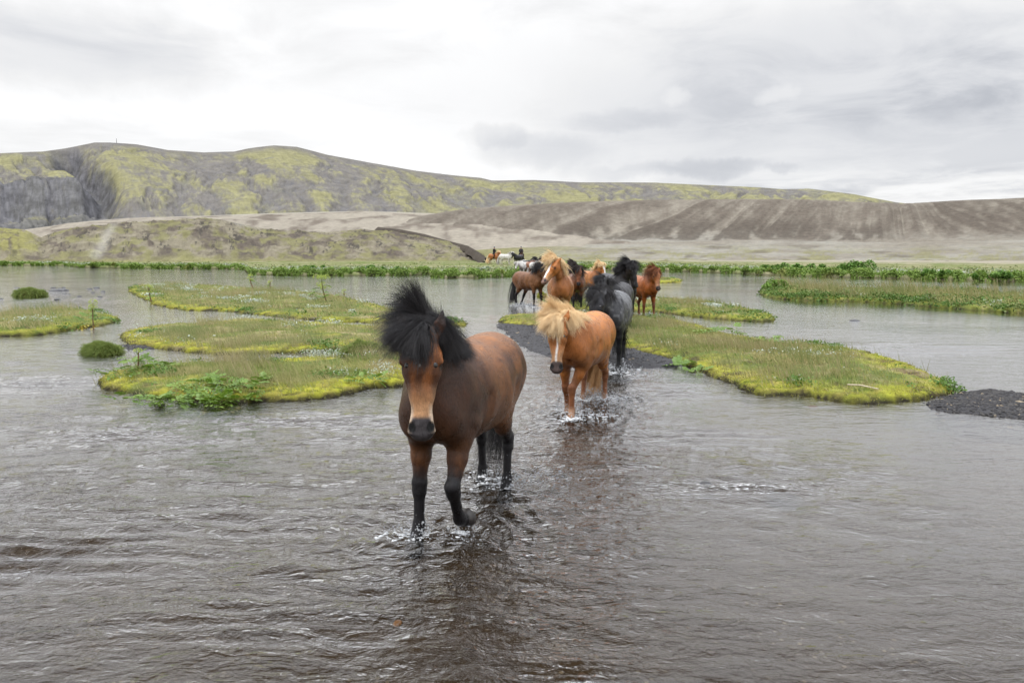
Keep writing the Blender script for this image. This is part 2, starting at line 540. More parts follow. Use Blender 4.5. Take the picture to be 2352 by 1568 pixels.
    if fn[0] * math.cos(hy) + fn[1] * math.sin(hy) < 0: fn = -fn
    sd2 = sd * math.cos(roll) + fn * math.sin(roll); fn = fn * math.cos(roll) - sd * math.sin(roll); sd = sd2
    H0 = poll + fn * 0.02
    HS = g('head_size', 1.02); WS = g('head_width', 1.14)
    def hp_(s, n, l=0.0): return H0 + (ax * s + fn * n + sd * l * WS) * HS
    def Hd(s0, n0, s1, n1, ra, rb, l0=0, l1=0, k=.03, tag='head', **kw):
        P.append(Prim(hp_(s0, n0, l0), hp_(s1, n1, l1), (ra[0] * HS * WS, ra[1] * HS), (rb[0] * HS * WS, rb[1] * HS), lat=sd, tag=tag, pa=s0 / .56, pb=s1 / .56, k=k, **kw))
    Hd(.00, -.010, .11, -.004, (.066, .070), (.096, .084), k=.05)
    Hd(.11, -.004, .185, .000, (.096, .082), (.094, .078))
    Hd(.185, .000, .32, .002, (.080, .074), (.056, .058))
    Hd(.32, .002, .46, -.006, (.056, .058), (.048, .048))
    Hd(.46, -.008, .535, -.016, (.050, .048), (.058, .048))
    Hd(.08, -.085, .21, -.095, (.070, .074), (.062, .066), k=.05)
    Hd(.21, -.095, .41, -.062, (.054, .057), (.034, .038), k=.04)
    Hd(.41, -.056, .515, -.050, (.036, .038), (.042, .034), k=.03)
    for s in (1, -1):
        Hd(.10, -.08, .20, -.08, (.032, .070), (.028, .058), .056 * s, .052 * s, k=.03)     # cheek
        Hd(.112, .032, .148, .034, (.024, .022), (.023, .019), .078 * s, .087 * s, k=.012)       # brow and upper lid
        Hd(.184, .018, .190, .014, (.013, .012), (.012, .010), .083 * s, .080 * s, k=.010)       # lower lid
        Hd(.205, -.008, .36, -.018, (.012, .012), (.009, .010), .082 * s, .046 * s, k=.02)        # cheek bone ridge
        Hd(.20, .050, .44, .036, (.012, .010), (.010, .010), .020 * s, .018 * s, k=.02)        # nasal bone edge
        Hd(.475, .018, .525, .010, (.022, .026), (.024, .024), .036 * s, .045 * s, k=.014)        # nostril rim
    for s in (1, -1):
        Hd(.480, .046, .520, .038, (.012, .018), (.013, .016), .040 * s, .050 * s, k=.008, sub=True)
        # ears
        er = g('ear_turn', 0)
        e0 = hp_(.015, .010, .054 * s); tip = hp_(-.140, .018 + er * .03, .105 * s)
        m_ = hp_(-.065, .018, .092 * s)
        P.append(Prim(e0, m_, (.036, .022), (.036, .017), lat=sd, tag='ear', pa=0, pb=.5, k=.015))
        P.append(Prim(m_, tip, (.036, .017), (.008, .007), lat=sd, tag='ear', pa=.5, pb=1, k=.012))
        P.append(Prim(hp_(-.02, .034, .074 * s), hp_(-.10, .036, .097 * s), (.019, .014), (.011, .009), lat=sd, k=.008, sub=True))
    # mouth line
    Hd(.48, -.040, .58, -.038, (.09, .004), (.09, .003), k=.008, sub=True)
    # dock of the tail
    P.append(Prim((-.84, 0, 1.14), (-.93, 0, 1.00), (.045, .045), (.028, .028), tag='body', k=.06))
    info = dict(poll=poll, mid=mid, B=B, H0=H0, ax=ax, fn=fn, sd=sd, hoofs=hoofs, feet=feet, nlat=nlat, HS=HS, WS=WS)
    return P, info

def paint_horse(prims, info, V, coat):
    """the coat's own colours, by body part"""
    tags = ('body', 'neck', 'head', 'ear', 'fore', 'hind', 'thigh')
    tw = tag_weights(prims, V, tags)
    q = V - info['H0']
    hs = q @ info['ax'] / info['HS']; hn = q @ info['fn'] / info['HS']; hl = q @ info['sd'] / info['HS'] / info['WS']
    N1 = fb3(V * np.array([7, 8, 3.6]), 3, 5); N2 = fb3(V * np.array([16, 16, 9]), 9, 3); N3 = fb3(V * 3.0, 21, 3)
    c = np.array(coat['base'], float) * np.ones((len(V), 1))
    # mottling, belly tone, dark chest and a paler back
    up = ss(.65, 1.30, V[:, 2])
    c = lerp3(c, np.array(coat.get('dark', coat['base'])), coat.get('dark_amt', .5) * ss(.40, .62, N1 * .6 + N2 * .4) )
    if 'belly' in coat: c = lerp3(c, coat['belly'], ss(.55, 0, up) * (1 - tw['fore'][0] - tw['hind'][0]) * .8)
    if 'chest' in coat:
        m = ss(.0, .42, V[:, 0] + .45 * (N3 - .5)) * (1 - tw['head'][0] - tw['ear'][0]) * (1 - .8 * tw['fore'][0] * ss(.05, .2, tw['fore'][1]))
        c = lerp3(c, coat['chest'], m * coat.get('chest_amt', .85) * ss(1.25, .45, N1))
    if 'top' in coat: c = lerp3(c, coat['top'], ss(1.16, 1.32, V[:, 2]) * ss(.35, .1, V[:, 0]) * .7)
    if 'dapple' in coat:
        dp = vn3(V * 22, 5)
        c = lerp3(c, coat['dapple'], ss(.5, .8, dp) * .6 * ss(.3, .55, V[:, 2] - .3))
    hd = np.clip(tw['head'][0] + tw['ear'][0], 0, 1)
    if 'head' in coat: c = lerp3(c, coat['head'], hd)
    if 'ear' in coat: c = lerp3(c, coat['ear'], tw['ear'][0])
    if 'face_dark' in coat:
        side = np.abs(hl)
        m = ss(.035, .065, side) * ss(.10, .2, hs) * ss(.45, .36, hs) + ss(.028, .010, np.abs(hl + .012 * np.sin(hs * 30))) * ss(.42, .2, hs) * ss(0, .02, hn) * .8
        c = lerp3(c, coat['face_dark'], np.clip(m, 0, 1) * hd * .75)
    if 'muzzle_pale' in coat:
        c = lerp3(c, coat['muzzle_pale'], ss(.24, .43, hs + .05 * (N2 - .5)) * hd * .9)
    if 'blaze' in coat:
        w0, w1, s1 = coat['blaze']
        wd = w0 + (w1 - w0) * np.clip(hs / .5, 0, 1) + .010 * (N2 - .5)
        c = lerp3(c, coat.get('white', (.78, .74, .68)), ss(wd + .006, wd - .004, np.abs(hl + .006 * np.sin(hs * 19))) * ss(s1[0], s1[0] + .03, hs) * ss(s1[1] + .03, s1[1], hs) * ss(-.01, .01, hn) * hd)
    if 'star' in coat:
        for s0, l0, r in coat['star']:
            c = lerp3(c, (.62, .60, .56), ss(r, r * .4, np.hypot(hs - s0, (hl - l0) * 1.6)) * hd * (hn > 0))
    if 'ring' in coat:
        c = lerp3(c, coat['ring'], ss(.36, .42, hs) * ss(.030, .046, np.abs(hl)) * hd * .9)
    if 'muzzle_dark' in coat:
        m = ss(.435, .465, hs - .5 * np.clip(np.abs(hl) - .036, 0, .05) + .5 * np.clip(hn, -.03, .03) * .3 + .012 * (N2 - .5)) * hd
        c = lerp3(c, coat['muzzle_dark'], m)
    if 'ring' in coat:
        c = lerp3(c, coat['ring'], ss(.043, .050, np.abs(hl)) * ss(.38, .42, hs) * ss(.545, .51, hs) * hd * .85)
    # inside of the nostrils and the mouth line
    for s in (1, -1):
        m = ss(.027, .017, np.sqrt(((hs - .503) * .70)**2 + (hl - .046 * s)**2 + (hn - .030)**2 * .6))
        c = lerp3(c, (.004, .003, .003), m)
    eyem = np.minimum(*[np.sqrt((hs - .163)**2 * 1.1 + (hl - .096 * s)**2 + (hn - .010)**2) for s in (1, -1)])
    c = lerp3(c, np.array(coat.get('eye_skin', (.02, .014, .010))), ss(.040, .026, eyem))
    for tg, st in (('fore', coat.get('pf', (.30, .50))), ('hind', coat.get('ph', (.30, .55)))):
        wt, p = tw[tg]
        if 'leg' in coat:
            c = lerp3(c, coat['leg'], wt * ss(st[0], st[1], p + .10 * (N2 - .5)))
        if 'sock' in coat:
            c = lerp3(c, coat['sock'], wt * ss(.80, .90, p + .03 * (N2 - .5)))
    if 'patch' in coat:      # pinto
        fr, th, sd_ = coat['patch']
        m = ss(th - .03, th + .03, fb3(V * fr + sd_, 31, 2))
        c = lerp3(c, coat['patch_col'], m * (1 - .7 * (tw['fore'][0] * ss(.3, .5, tw['fore'][1]))))
    c = c * (0.84 + 0.32 * N2)[:, None]
    return np.clip(c, 0.004, .95)

def hoof_mesh():
    """a hoof, coronet at the origin, toe forward (+x), ground below (-z)"""
    V = []; seg = 14
    for z, r, f, cx in ((0.004, .046, 1.0, -.004), (-.012, .050, 1.03, 0), (-.055, .060, 1.12, .014), (-.078, .064, 1.15, .020), (-.080, .050, 1.1, .018)):
        for i in range(seg):
            a = 2 * math.pi * i / seg
            x = math.cos(a); y = math.sin(a)
            V.append((cx + r * f * x * (1.0 if x > 0 else .85), r * y * (1 - .1 * max(-x, 0)), z))
    F = grid_faces(5, seg, True)
    V.append((.018, 0, -.072)); c = len(V) - 1
    base = 4 * seg
    F2 = [(base + i, base + (i + 1) % seg, c, c) for i in range(seg)]
    return np.array(V), F, F2
_hoofcache = {}
def make_hoof(mat, parent, co, pd, scale=1.0):
    key = mat.name
    if key not in _hoofcache:
        V, F, _ = hoof_mesh()
        o = mesh_np('hoof', V, F, mat)
        o.data.flip_normals() if False else None
        _hoofcache[key] = o.data
    else:
        o = bpy.data.objects.new('hoof', _hoofcache[key]); COL.objects.link(o)
    o.parent = parent
    # pastern slope of 32 degrees is the hoof flat on the ground
    ang = math.atan2(pd[0], -pd[2]) - R(32)
    o.location = co
    o.rotation_euler = (0, -ang, 0)
    return o

def strands(roots, d0, d1, L, k=10, bend=1.0, curl=.12, clump=.0, wiggle=.10, seed=0, avoid=None, gpow=1.0):
    """hair strands that leave along d0 and turn towards d1; d0, d1 per strand"""
    r = np.random.default_rng(seed)
    n = len(roots)
    P = np.zeros((n, k, 3)); P[:, 0] = roots
    L = np.broadcast_to(L, (n,))
    ph = r.normal(0, 1, (n, 3))
    off = r.uniform(0, 6.28, (n, 3)); fr = r.uniform(.6, 1.6, (n, 3))
    for i in range(1, k):
        t = i / (k - 1)
        w_ = (t ** gpow) ** bend
        d = d0 * (1 - w_) + d1 * w_
        d = d + wiggle * ph * t + curl * np.sin(off + fr * t * 6.28)
        d /= np.linalg.norm(d, axis=1)[:, None] + 1e-9
        P[:, i] = P[:, i - 1] + d * (L / (k - 1))[:, None]
        if avoid is not None:
            prims, mrg = avoid
            for _ in range(2):
                f = field(prims, P[:, i])
                bad = f < mrg
                if bad.any():
                    Q = P[bad, i]; e = .006
                    g = np.stack([field(prims, Q + dv) - f[bad] for dv in np.eye(3) * e], 1) / e
                    g /= np.linalg.norm(g, axis=1)[:, None] + 1e-6
                    P[bad, i] = Q + g * np.clip(mrg - f[bad], 0, .05)[:, None]
    return P
def clumped(guides, m, root_r, tip_r, seed=0, Lvar=.15):
    """m strands round every guide, gathering towards its tip"""
    r = np.random.default_rng(seed)
    n, k, _ = guides.shape
    P = np.repeat(guides, m, 0)
    o0 = r.normal(0, 1, (n * m, 3)) * root_r; o1 = r.normal(0, 1, (n * m, 3)) * tip_r
    t = np.linspace(0, 1, k)[None, :, None]
    P = P + o0[:, None] * (1 - t) + o1[:, None] * t
    s = (1 + r.normal(0, Lvar, (n * m,)))[:, None, None].clip(.5, 1.4)
    P = P[:, :1] + (P - P[:, :1]) * s
    return P

def make_horse(coat, pose, loc, heading, label, group, scale=1.0, vox=.02, mane=None, dens=1.0, z=-.08, hair_mats=None, hair_r=.001, mat=None, detail=True):
    """heading: degrees, 0 = towards the camera, positive turns to the picture's left"""
    prims, info = horse_prims(pose)
    V, F = surface(prims, vox)
    C = paint_horse(prims, info, V, coat)
    rz = R(-90 - heading)
    e = empty('horse', (loc[0], loc[1], 0), rz, scale)
    props(e, label, 'horse', group)
    low = min(f[2] for f in info['feet']) - .02
    e.location.z = z - low * scale
    body = mesh_np('body', V, F, mat or M['coat'], e, C)
    for co, pd, pa in info['hoofs']:
        make_hoof(coat.get('hoof_mat', M['hoof']), e, co, pd)
    H0, ax, fn, sd = info['H0'], info['ax'], info['fn'], info['sd']
    if detail:
        er = .0240 * info['HS']
        hd_ = [q for q in prims if q.tag == 'head' and not q.sub]
        for s in (1, -1):
            V2, F2 = uv_ball(er, 14, 10)
            dv = sd * s * .86 + fn * .51
            q = (H0 + ax * .163 * info['HS'])[None] + dv[None] * np.linspace(.03, .2, 120)[:, None]
            j = int(np.argmax(field(hd_, q) > 0))
            o = mesh_np('eye', V2, F2, M['eye'], e)
            o.location = q[j] - dv * er * .86
    # wind of the scene in the horse's own frame
    wind = Matrix.Rotation(-rz, 3, 'Z') @ Vector((mane.get('wind', (-1, -.25, .25)) if mane else (-1, 0, 0)))
    wind = np.array(wind.normalized())
    mane = mane or {}
    seed = int(abs(loc[0] * 13 + loc[1] * 7)) + 3
    r = np.random.default_rng(seed)
    hm = hair_mats
    neckp = [p for p in prims if p.tag in ('neck', 'head') or (p.tag == 'body' and p.a[0] > .1)]
    neckp = [p for p in neckp if not p.sub]
    # crest line from behind the poll to the withers
    def crest(t):
        a, b, c_ = info['poll'] - ax * .0 + np.array([-.01, 0, .085]), info['mid'] + np.array([-.03, 0, .15]), np.array([.30, 0, 1.315])
        t = t[:, None]
        return a * (1 - t)**2 + 2 * b * t * (1 - t) + c_ * t * t
    ng = int(mane.get('n', 120) * dens); per = mane.get('per', 22)
    t = r.uniform(0, 1, ng) ** mane.get('tpow', 1.0)
    roots = crest(t) + r.normal(0, .010, (ng, 3))
    upv = np.array([0, 0, 1.0])
    fl = mane.get('flop', 0.5)         # share that falls on the wind's side rather than blowing up
    wl = wind - upv * wind.dot(upv)
    wl = wl / (np.linalg.norm(wl) + 1e-9)
    lo_, hi_ = mane.get('theta', (40, 120))
    th_ = np.radians(r.uniform(lo_, hi_, ng))
    opp = r.uniform(0, 1, ng) > mane.get('lee', .75)
    th_[opp] = np.radians(r.uniform(*mane.get("opp", (-178, -135)), opp.sum()))
    dth = np.cos(th_)[:, None] * upv + np.sin(th_)[:, None] * wl
    d0 = upv * mane.get('lift', 1.0) + dth * .6 + r.normal(0, .15, (ng, 3))
    fwd = info['poll'] - info['B']; fwd = fwd / np.linalg.norm(fwd)
    d1 = dth - upv * mane.get('sag', .25) + fwd * mane.get('ahead', .15) + r.normal(0, .15, (ng, 3))
    L = mane.get('len', .36) * r.uniform(.75, 1.2, ng) * (1 - .25 * t)
    G = strands(roots, d0, d1, L, 11, mane.get('bend', .8), .10, seed=seed, avoid=(neckp, .012), wiggle=.12)
    P = clumped(G, per, .012, mane.get('spread', .022), seed)
    # forelock
    nf = int(mane.get('nf', 60) * dens)
    fl0 = H0 - ax * .03 + fn * .02
    roots = fl0 + sd * r.uniform(-.042, .042, (nf, 1)) + ax * r.normal(0, .020, (nf, 1)) + fn * .045
    lo_, hi_ = mane.get('phi', (-5, 75))
    phi = np.radians(r.uniform(lo_, hi_, nf))
    d0 = fn * mane.get('fore_lift', .8) + upv * mane.get('fore_up', .5) + wl * (.6 * np.sin(phi))[:, None] + r.normal(0, .2, (nf, 3))
    d1 = ax * np.cos(phi)[:, None] + wl * np.sin(phi)[:, None] - upv * .3 + r.normal(0, .15, (nf, 3))
    L = mane.get('fore_len', .30) * r.uniform(.6, 1.15, nf)
    G2 = strands(roots, d0, d1, L, 11, .7, .10, seed=seed + 1, avoid=(neckp, .010), wiggle=.10)
    P2 = clumped(G2, per, .010, mane.get('spread', .022), seed + 1)
    rr = np.linspace(1, .35, 11) * hair_r
    curves_np('mane', P, rr, hm[0], e)
    curves_np('forelock', P2, rr, hm[0], e)
    # tail
    nt = int(mane.get('nt', 60) * dens)
    sw = mane.get('tail_swing', (0, 0))
    roots = np.array([-.905, 0, 1.08]) + r.normal(0, .022, (nt, 3)) + np.linspace(0, 1, nt)[:, None] * np.array([-.02, 0, -.16])
    d0 = np.array([-.75, 0, -.35]) + r.normal(0, .12, (nt, 3))
    d1 = np.array([.06 + sw[0], sw[1], -1.0]) + r.normal(0, .10, (nt, 3))
    L = mane.get('tail_len', .80) * r.uniform(.7, 1.1, nt)
    G3 = strands(roots, d0, d1, L, 11, .45, .08, seed=seed + 2)
    P3 = clumped(G3, per, .016, .020, seed + 2)
    curves_np('tail', P3, np.linspace(1, .5, 11) * hair_r * 1.3, hm[1] if len(hm) > 1 else hm[0], e)
    e['_lowest'] = 0
    del e['_lowest']
    return e, info
def uv_ball(r, nu=12, nv=8, sx=1, sy=1, sz=1):
    th = np.linspace(0.01, math.pi - .01, nv); ph = np.linspace(0, 2 * math.pi, nu, endpoint=False)
    V = np.array([(r * sx * math.sin(a) * math.cos(b), r * sy * math.sin(a) * math.sin(b), r * sz * math.cos(a)) for a in th for b in ph])
    return V, grid_faces(nv, nu, True)[:, ::-1]
M = {}
def coat_material(name, sheen=.02, rough=.34):
    m, n = new_mat(name)
    obj = n.add('ShaderNodeTexCoord').outputs['Object']
    c = n.add('ShaderNodeVertexColor', {'layer_name': 'Col'}).outputs[0]
    v = n.add('ShaderNodeMapping', Vector=obj, Scale=(26, 60, 13)).outputs[0]
    f1 = n.noise(v, 2.2, 5, .72, 1.2)
    f2 = n.noise(obj, 7, 6, .66, .4)
    f3 = n.noise(obj, 2.6, 4, .6, .3)
    k = n.m('MULTIPLY', n.maprange(f1, .3, .7, .66, 1.36), n.maprange(f2, .3, .7, .72, 1.30))
    k = n.m('MULTIPLY', k, n.maprange(f3, .35, .65, .80, 1.18))
    cc = n.add('ShaderNodeVectorMath', {'operation': 'SCALE'}, i0=c, Scale=k).outputs[0]
    rg = n.maprange(f2, .35, .65, rough - .12, rough + .10)
    p = n.add('ShaderNodeBsdfPrincipled', Base_Color=cc, Roughness=rg)
    p.inputs['Specular IOR Level'].default_value = .24
    p.inputs['Sheen Weight'].default_value = sheen
    p.inputs['Sheen Roughness'].default_value = .35
    n.l.new(cc, p.inputs['Sheen Tint'])
    b = n.add('ShaderNodeBump', Height=f1, Strength=.8, Distance=.006)
    b2 = n.add('ShaderNodeBump', Height=f2, Strength=.7, Distance=.014)
    n.l.new(b.outputs[0], b2.inputs['Normal'])
    n.l.new(b2.outputs[0], p.inputs['Normal'])
    n.add('ShaderNodeOutputMaterial', Surface=p.outputs[0])
    return m
M['coat'] = coat_material('horse_coat')
M['hoof'] = mat_plain('hoof_horn', (.035, .030, .026), .45, .5, 40, .3, .002)
M['hoof_pale'] = mat_plain('pale_hoof_horn', (.20, .14, .09), .45, .5, 40, .3, .002)
M['eye'] = mat_plain('eye', (.010, .006, .004), .06, .8)
M['hair_black'] = mat_hair('black_hair', (.006, .005, .006), (.016, .012, .012), .42, .5)
M['hair_flax'] = mat_hair('flaxen_hair', (.92, .74, .46), (.70, .47, .23), .5, .4)
M['hair_flax_red'] = mat_hair('reddish_flaxen_hair', (.62, .38, .17), (.34, .16, .055), .5, .4)
M['hair_red'] = mat_hair('red_hair', (.26, .085, .024), (.15, .045, .014), .5, .4)
M['hair_brown'] = mat_hair('dark_brown_hair', (.035, .018, .012), (.012, .008, .007), .45, .4)
M['hair_white'] = mat_hair('white_hair', (.62, .60, .56), (.45, .42, .38), .5, .4)

# ------------------------------------------------------------------ materials of the place
def riverbed_mat():
    m, n = new_mat('dark_gravel_bed')
    o = n.add('ShaderNodeTexCoord').outputs['Object']
    a = n.noise(o, .8, 5, .6)
    vor = n.add('ShaderNodeTexVoronoi', Vector=o, Scale=38.0)
    vd = vor.outputs['Distance']; vc = vor.outputs['Color']
    sx = n.add('ShaderNodeSeparateXYZ', Vector=vc).outputs[0]
    pale = n.m('MULTIPLY', n.m('GREATER_THAN', sx, .86), n.m('LESS_THAN', vd, .42))
    patch = n.maprange(n.noise(o, .9, 3, .6), .45, .62, .1, 1.0)
    base = n.mix(n.maprange(a, .35, .65, 0, 1), (.034, .021, .010), (.052, .037, .022))
    stone = n.mix(n.maprange(sx, .86, 1, 0, 1), (.26, .22, .15), (.15, .15, .145))
    c = n.mix(n.m('MULTIPLY', pale, patch), base, stone)
    p = n.add('ShaderNodeBsdfPrincipled', Base_Color=c, Roughness=.8)
    b = n.add('ShaderNodeBump', Height=vd, Strength=.8, Distance=.012)
    n.l.new(b.outputs[0], p.inputs['Normal'])
    n.add('ShaderNodeOutputMaterial', Surface=p.outputs[0])
    return m
def water_mat():
    m, n = new_mat('river_water')
    o = n.add('ShaderNodeTexCoord').outputs['Object']
    sep = n.add('ShaderNodeSeparateXYZ', Vector=o)
    rough_zone = n.add('ShaderNodeAttribute', {'attribute_name': 'chop'}).outputs['Fac']
    v1 = n.add('ShaderNodeMapping', Vector=o, Rotation=(0, 0, .25), Scale=(1.0, 1.9, 1)).outputs[0]
    w1 = n.noise(v1, 2.6, 3, .55, .5)
    w2 = n.noise(v1, 7.5, 3, .6, .8)
    w3 = n.noise(o, 24.0, 3, .6, .3)
    h = n.m('ADD', n.m('MULTIPLY', w1, .045), n.m('ADD', n.m('MULTIPLY', w2, .022), n.m('MULTIPLY', w3, .0085)))
    amp = n.m('MULTIPLY', h, n.maprange(rough_zone, 0, 1, .02, 1.2))
    b = n.add('ShaderNodeBump', Height=amp, Strength=1.0, Distance=1.0)
    nb = b.outputs[0]
    fr = n.add('ShaderNodeFresnel', IOR=1.40, Normal=nb).outputs[0]
    fr = n.m('DIVIDE', n.m('MULTIPLY', n.m('SUBTRACT', fr, .030), 2.95), n.m('MULTIPLY_ADD', fr, 1.5, 1.0), clamp=True)
    gl = n.add('ShaderNodeBsdfGlossy', Color=(1, 1, 1, 1), Roughness=.045, Normal=nb)
    tr = n.add('ShaderNodeBsdfTransparent', Color=(.80, .73, .62, 1))
    mx = n.add('ShaderNodeMixShader', Fac=fr, i1=tr.outputs[0], i2=gl.outputs[0])
    n.add('ShaderNodeOutputMaterial', Surface=mx.outputs[0])
    return m
M['bed'] = riverbed_mat()
M['water'] = water_mat()
M['turf'] = mat_vcol('moss_turf', .95, 9, .45, .035, 22, 0, .1, detail=8)
M['gravel'] = mat_vcol('black_gravel', .7, 45, .5, .02, 60, 0, .4)
M['hill'] = mat_vcol('bare_hillside', .95, .35, .30, .9, .4, 0, .05, detail=10)
M['mountain'] = mat_vcol('mountain_side', .95, .03, .28, 14.0, .02, 0, .05, detail=12)
M['plain'] = mat_vcol('meadow', .95, 1.3, .35, .10, 3, 0, .05, detail=10)
M['leaf'] = mat_vcol('green_leaf', .5, 30, .2, 0, 40, 0, .35, translucent=.3)
M['leaf_far'] = mat_vcol('bank_foliage', .6, 4, .3, 0, 40, 0, .25, translucent=.2)
M['stem'] = mat_plain('reddish_stem', (.16, .085, .05), .6, .4, 30, .3)
M['stem_green'] = mat_plain('green_stem', (.16, .22, .05), .6, .4, 30, .3)
M['rock'] = mat_plain('wet_dark_rock', (.035, .034, .036), .35, .5, 14, .5, .01)
M['grass'] = mat_hair('green_grass', (.19, .25, .060), (.31, .31, .10), .6, .25, .9, (.42, .36, .17))
M['tussock_grass'] = mat_hair('tussock_grass', (.12, .18, .035), (.22, .26, .06), .6, .25)
M['grass_dry'] = mat_hair('dry_sedge', (.31, .27, .13), (.42, .36, .19), .6, .25, .9, (.20, .24, .08))
M['moss_fuzz'] = mat_hair('moss_tips', (.36, .36, .045), (.20, .26, .045), .8, .15, 1.2, (.42, .37, .085))

# ------------------------------------------------------------------ islands, banks
A = dict
def poly(pts): return np.array([ground_pt(x, y) for x, y in pts])
ISL = [
 A(n='islet', pts=[(290,668),(302,658),(340,655),(420,655),(520,658),(600,666),(680,671),(760,678),(830,693),(900,709),(950,722),(1030,734),(1085,744),(1080,750),(1010,748),(930,744),(860,742),(790,740),(700,734),(620,727),(560,719),(505,713),(440,713),(380,707),(345,698),(330,688),(310,678)],
   h=.10, moss=.55, dry=.5, grass=15000, gl=.14, sedge=.55, silver=1.2),
 A(n='islet', pts=[(262,778),(275,764),(310,756),(380,748),(460,745),(520,740),(560,736),(640,739),(740,744),(830,751),(920,752),(1000,756),(1055,765),(1050,785),(1000,797),(890,793),(830,799),(780,808),(700,810),(600,814),(520,816),(440,812),(380,804),(320,797),(275,790)],
   h=.09, moss=.75, dry=.8, grass=13000, gl=.10, sedge=.6, silver=.2),
 A(n='islet', pts=[(212,888),(222,870),(250,857),(300,850),(380,843),(440,840),(540,842),(600,834),(700,826),(780,820),(880,812),(960,812),(1010,835),(990,875),(930,887),(860,892),(800,907),(730,920),(650,924),(590,920),(540,928),(450,926),(380,923),(330,913),(270,902),(235,897)],
   h=.12, moss=.8, dry=.25, grass=15000, gl=.13, sedge=.3, silver=.35),
 A(n='islet', pts=[(-260,740),(-100,728),(0,727),(60,722),(140,716),(200,716),(255,724),(278,735),(255,745),(200,752),(150,760),(110,768),(50,771),(-100,774),(-260,778)],
   h=.17, moss=.35, dry=.15, grass=11000, gl=.13, sedge=.2, silver=.1),
 A(n='islet', pts=[(1134,738),(1150,728),(1200,724),(1260,727),(1300,724),(1380,722),(1440,722),(1500,731),(1560,740),(1640,757),(1700,778),(1790,789),(1880,799),(2000,812),(2080,836),(2130,858),(2185,880),(2210,900),(2180,912),(2120,922),(2060,927),(1980,927),(1900,920),(1850,908),(1800,909),(1740,912),(1700,893),(1640,872),(1590,850),(1560,838),(1500,818),(1430,803),(1380,790),(1330,775),(1260,752),(1200,750),(1150,746)],
   h=.12, moss=.55, dry=.55, grass=22000, gl=.11, sedge=.45, silver=.08, bare=.45),
 A(n='islet', pts=[(1235,694),(1290,684),(1400,684),(1500,686),(1600,694),(1680,704),(1740,716),(1790,731),(1780,739),(1700,737),(1620,731),(1560,724),(1500,714),(1420,716),(1320,712),(1250,706)],
   h=.14, moss=.35, dry=.3, grass=8000, gl=.14, sedge=.3, silver=.5),
 A(n='islet', pts=[(1744,676),(1752,664),(1800,658),(1860,664),(1960,669),(2060,672),(2200,674),(2352,684),(2640,700),(2640,735),(2480,728),(2352,720),(2250,714),(2100,701),(2000,693),(1850,690),(1775,686)],
   h=.18, moss=.2, dry=.35, grass=9000, gl=.30, sedge=.6, silver=.2),
 A(n='islet', pts=[(1490,648),(1500,641),(1540,640),(1572,643),(1560,648),(1520,650)], h=.15, moss=.9, dry=.1, grass=800, gl=.1, sedge=.1, silver=0),
]
def seg_dist(P, poly_):
    """signed distance to a polygon, positive inside"""
    n = len(poly_); d = np.full(len(P), 1e9); ins = np.zeros(len(P), bool)
    for i in range(n):
        a = poly_[i]; b = poly_[(i + 1) % n]; e = b - a
        t = np.clip(((P - a) @ e) / (e @ e + 1e-12), 0, 1)
        q = P - a - t[:, None] * e
        d = np.minimum(d, np.hypot(q[:, 0], q[:, 1]))
        c = ((a[1] > P[:, 1]) != (b[1] > P[:, 1])) & (P[:, 0] < (b[0] - a[0]) * (P[:, 1] - a[1]) / (b[1] - a[1] + 1e-12) + a[0])
        ins ^= c
    return np.where(ins, d, -d)
def smooth_poly(p, it=2):
    for _ in range(it):
        q = np.roll(p, -1, 0)
        p = np.stack([p * .75 + q * .25, p * .25 + q * .75], 1).reshape(-1, 2)
    return p
MOSS = np.array((.31, .31, .035)); MOSS2 = np.array((.37, .32, .070)); GREEN = np.array((.115, .145, .038)); DRY = np.array((.31, .255, .135)); BROWN = np.array((.055, .042, .028)); GRAVEL = np.array((.035, .033, .035))
def islet_h(I, X, Y, sd):
    """ground height of an islet"""
    sc = I['sc']
    edge = .10 + .05 * fbm2(X / (2.2 * sc), Y / (2.2 * sc), 5)
    h = -.14 + (I['h'] * .45 + .14) * ss(-.10, .16, sd + edge - .10) + I['h'] * .55 * ss(.0, 1.3, sd)
    h = h + ss(.0, .5, sd) * (.060 * fbm2(X * .9, Y * .9, 11) + .035 * fbm2(X * 3.2, Y * 3.2, 14, 3))
    h = h + ss(-.05, .25, sd) * .050 * (.5 - np.abs(gn2(X * 2.6 + .4 * gn2(X * 5, Y * 5, 23), Y * 3.0, 21)) * 1.6) * ss(1.6, .5, sd)
    return h + ss(-.05, .1, sd) * (.026 * (.5 - np.abs(gn2(X * 6.5, Y * 7.5, 25)) * 1.5) + .014 * fbm2(X * 11, Y * 11, 19, 2))
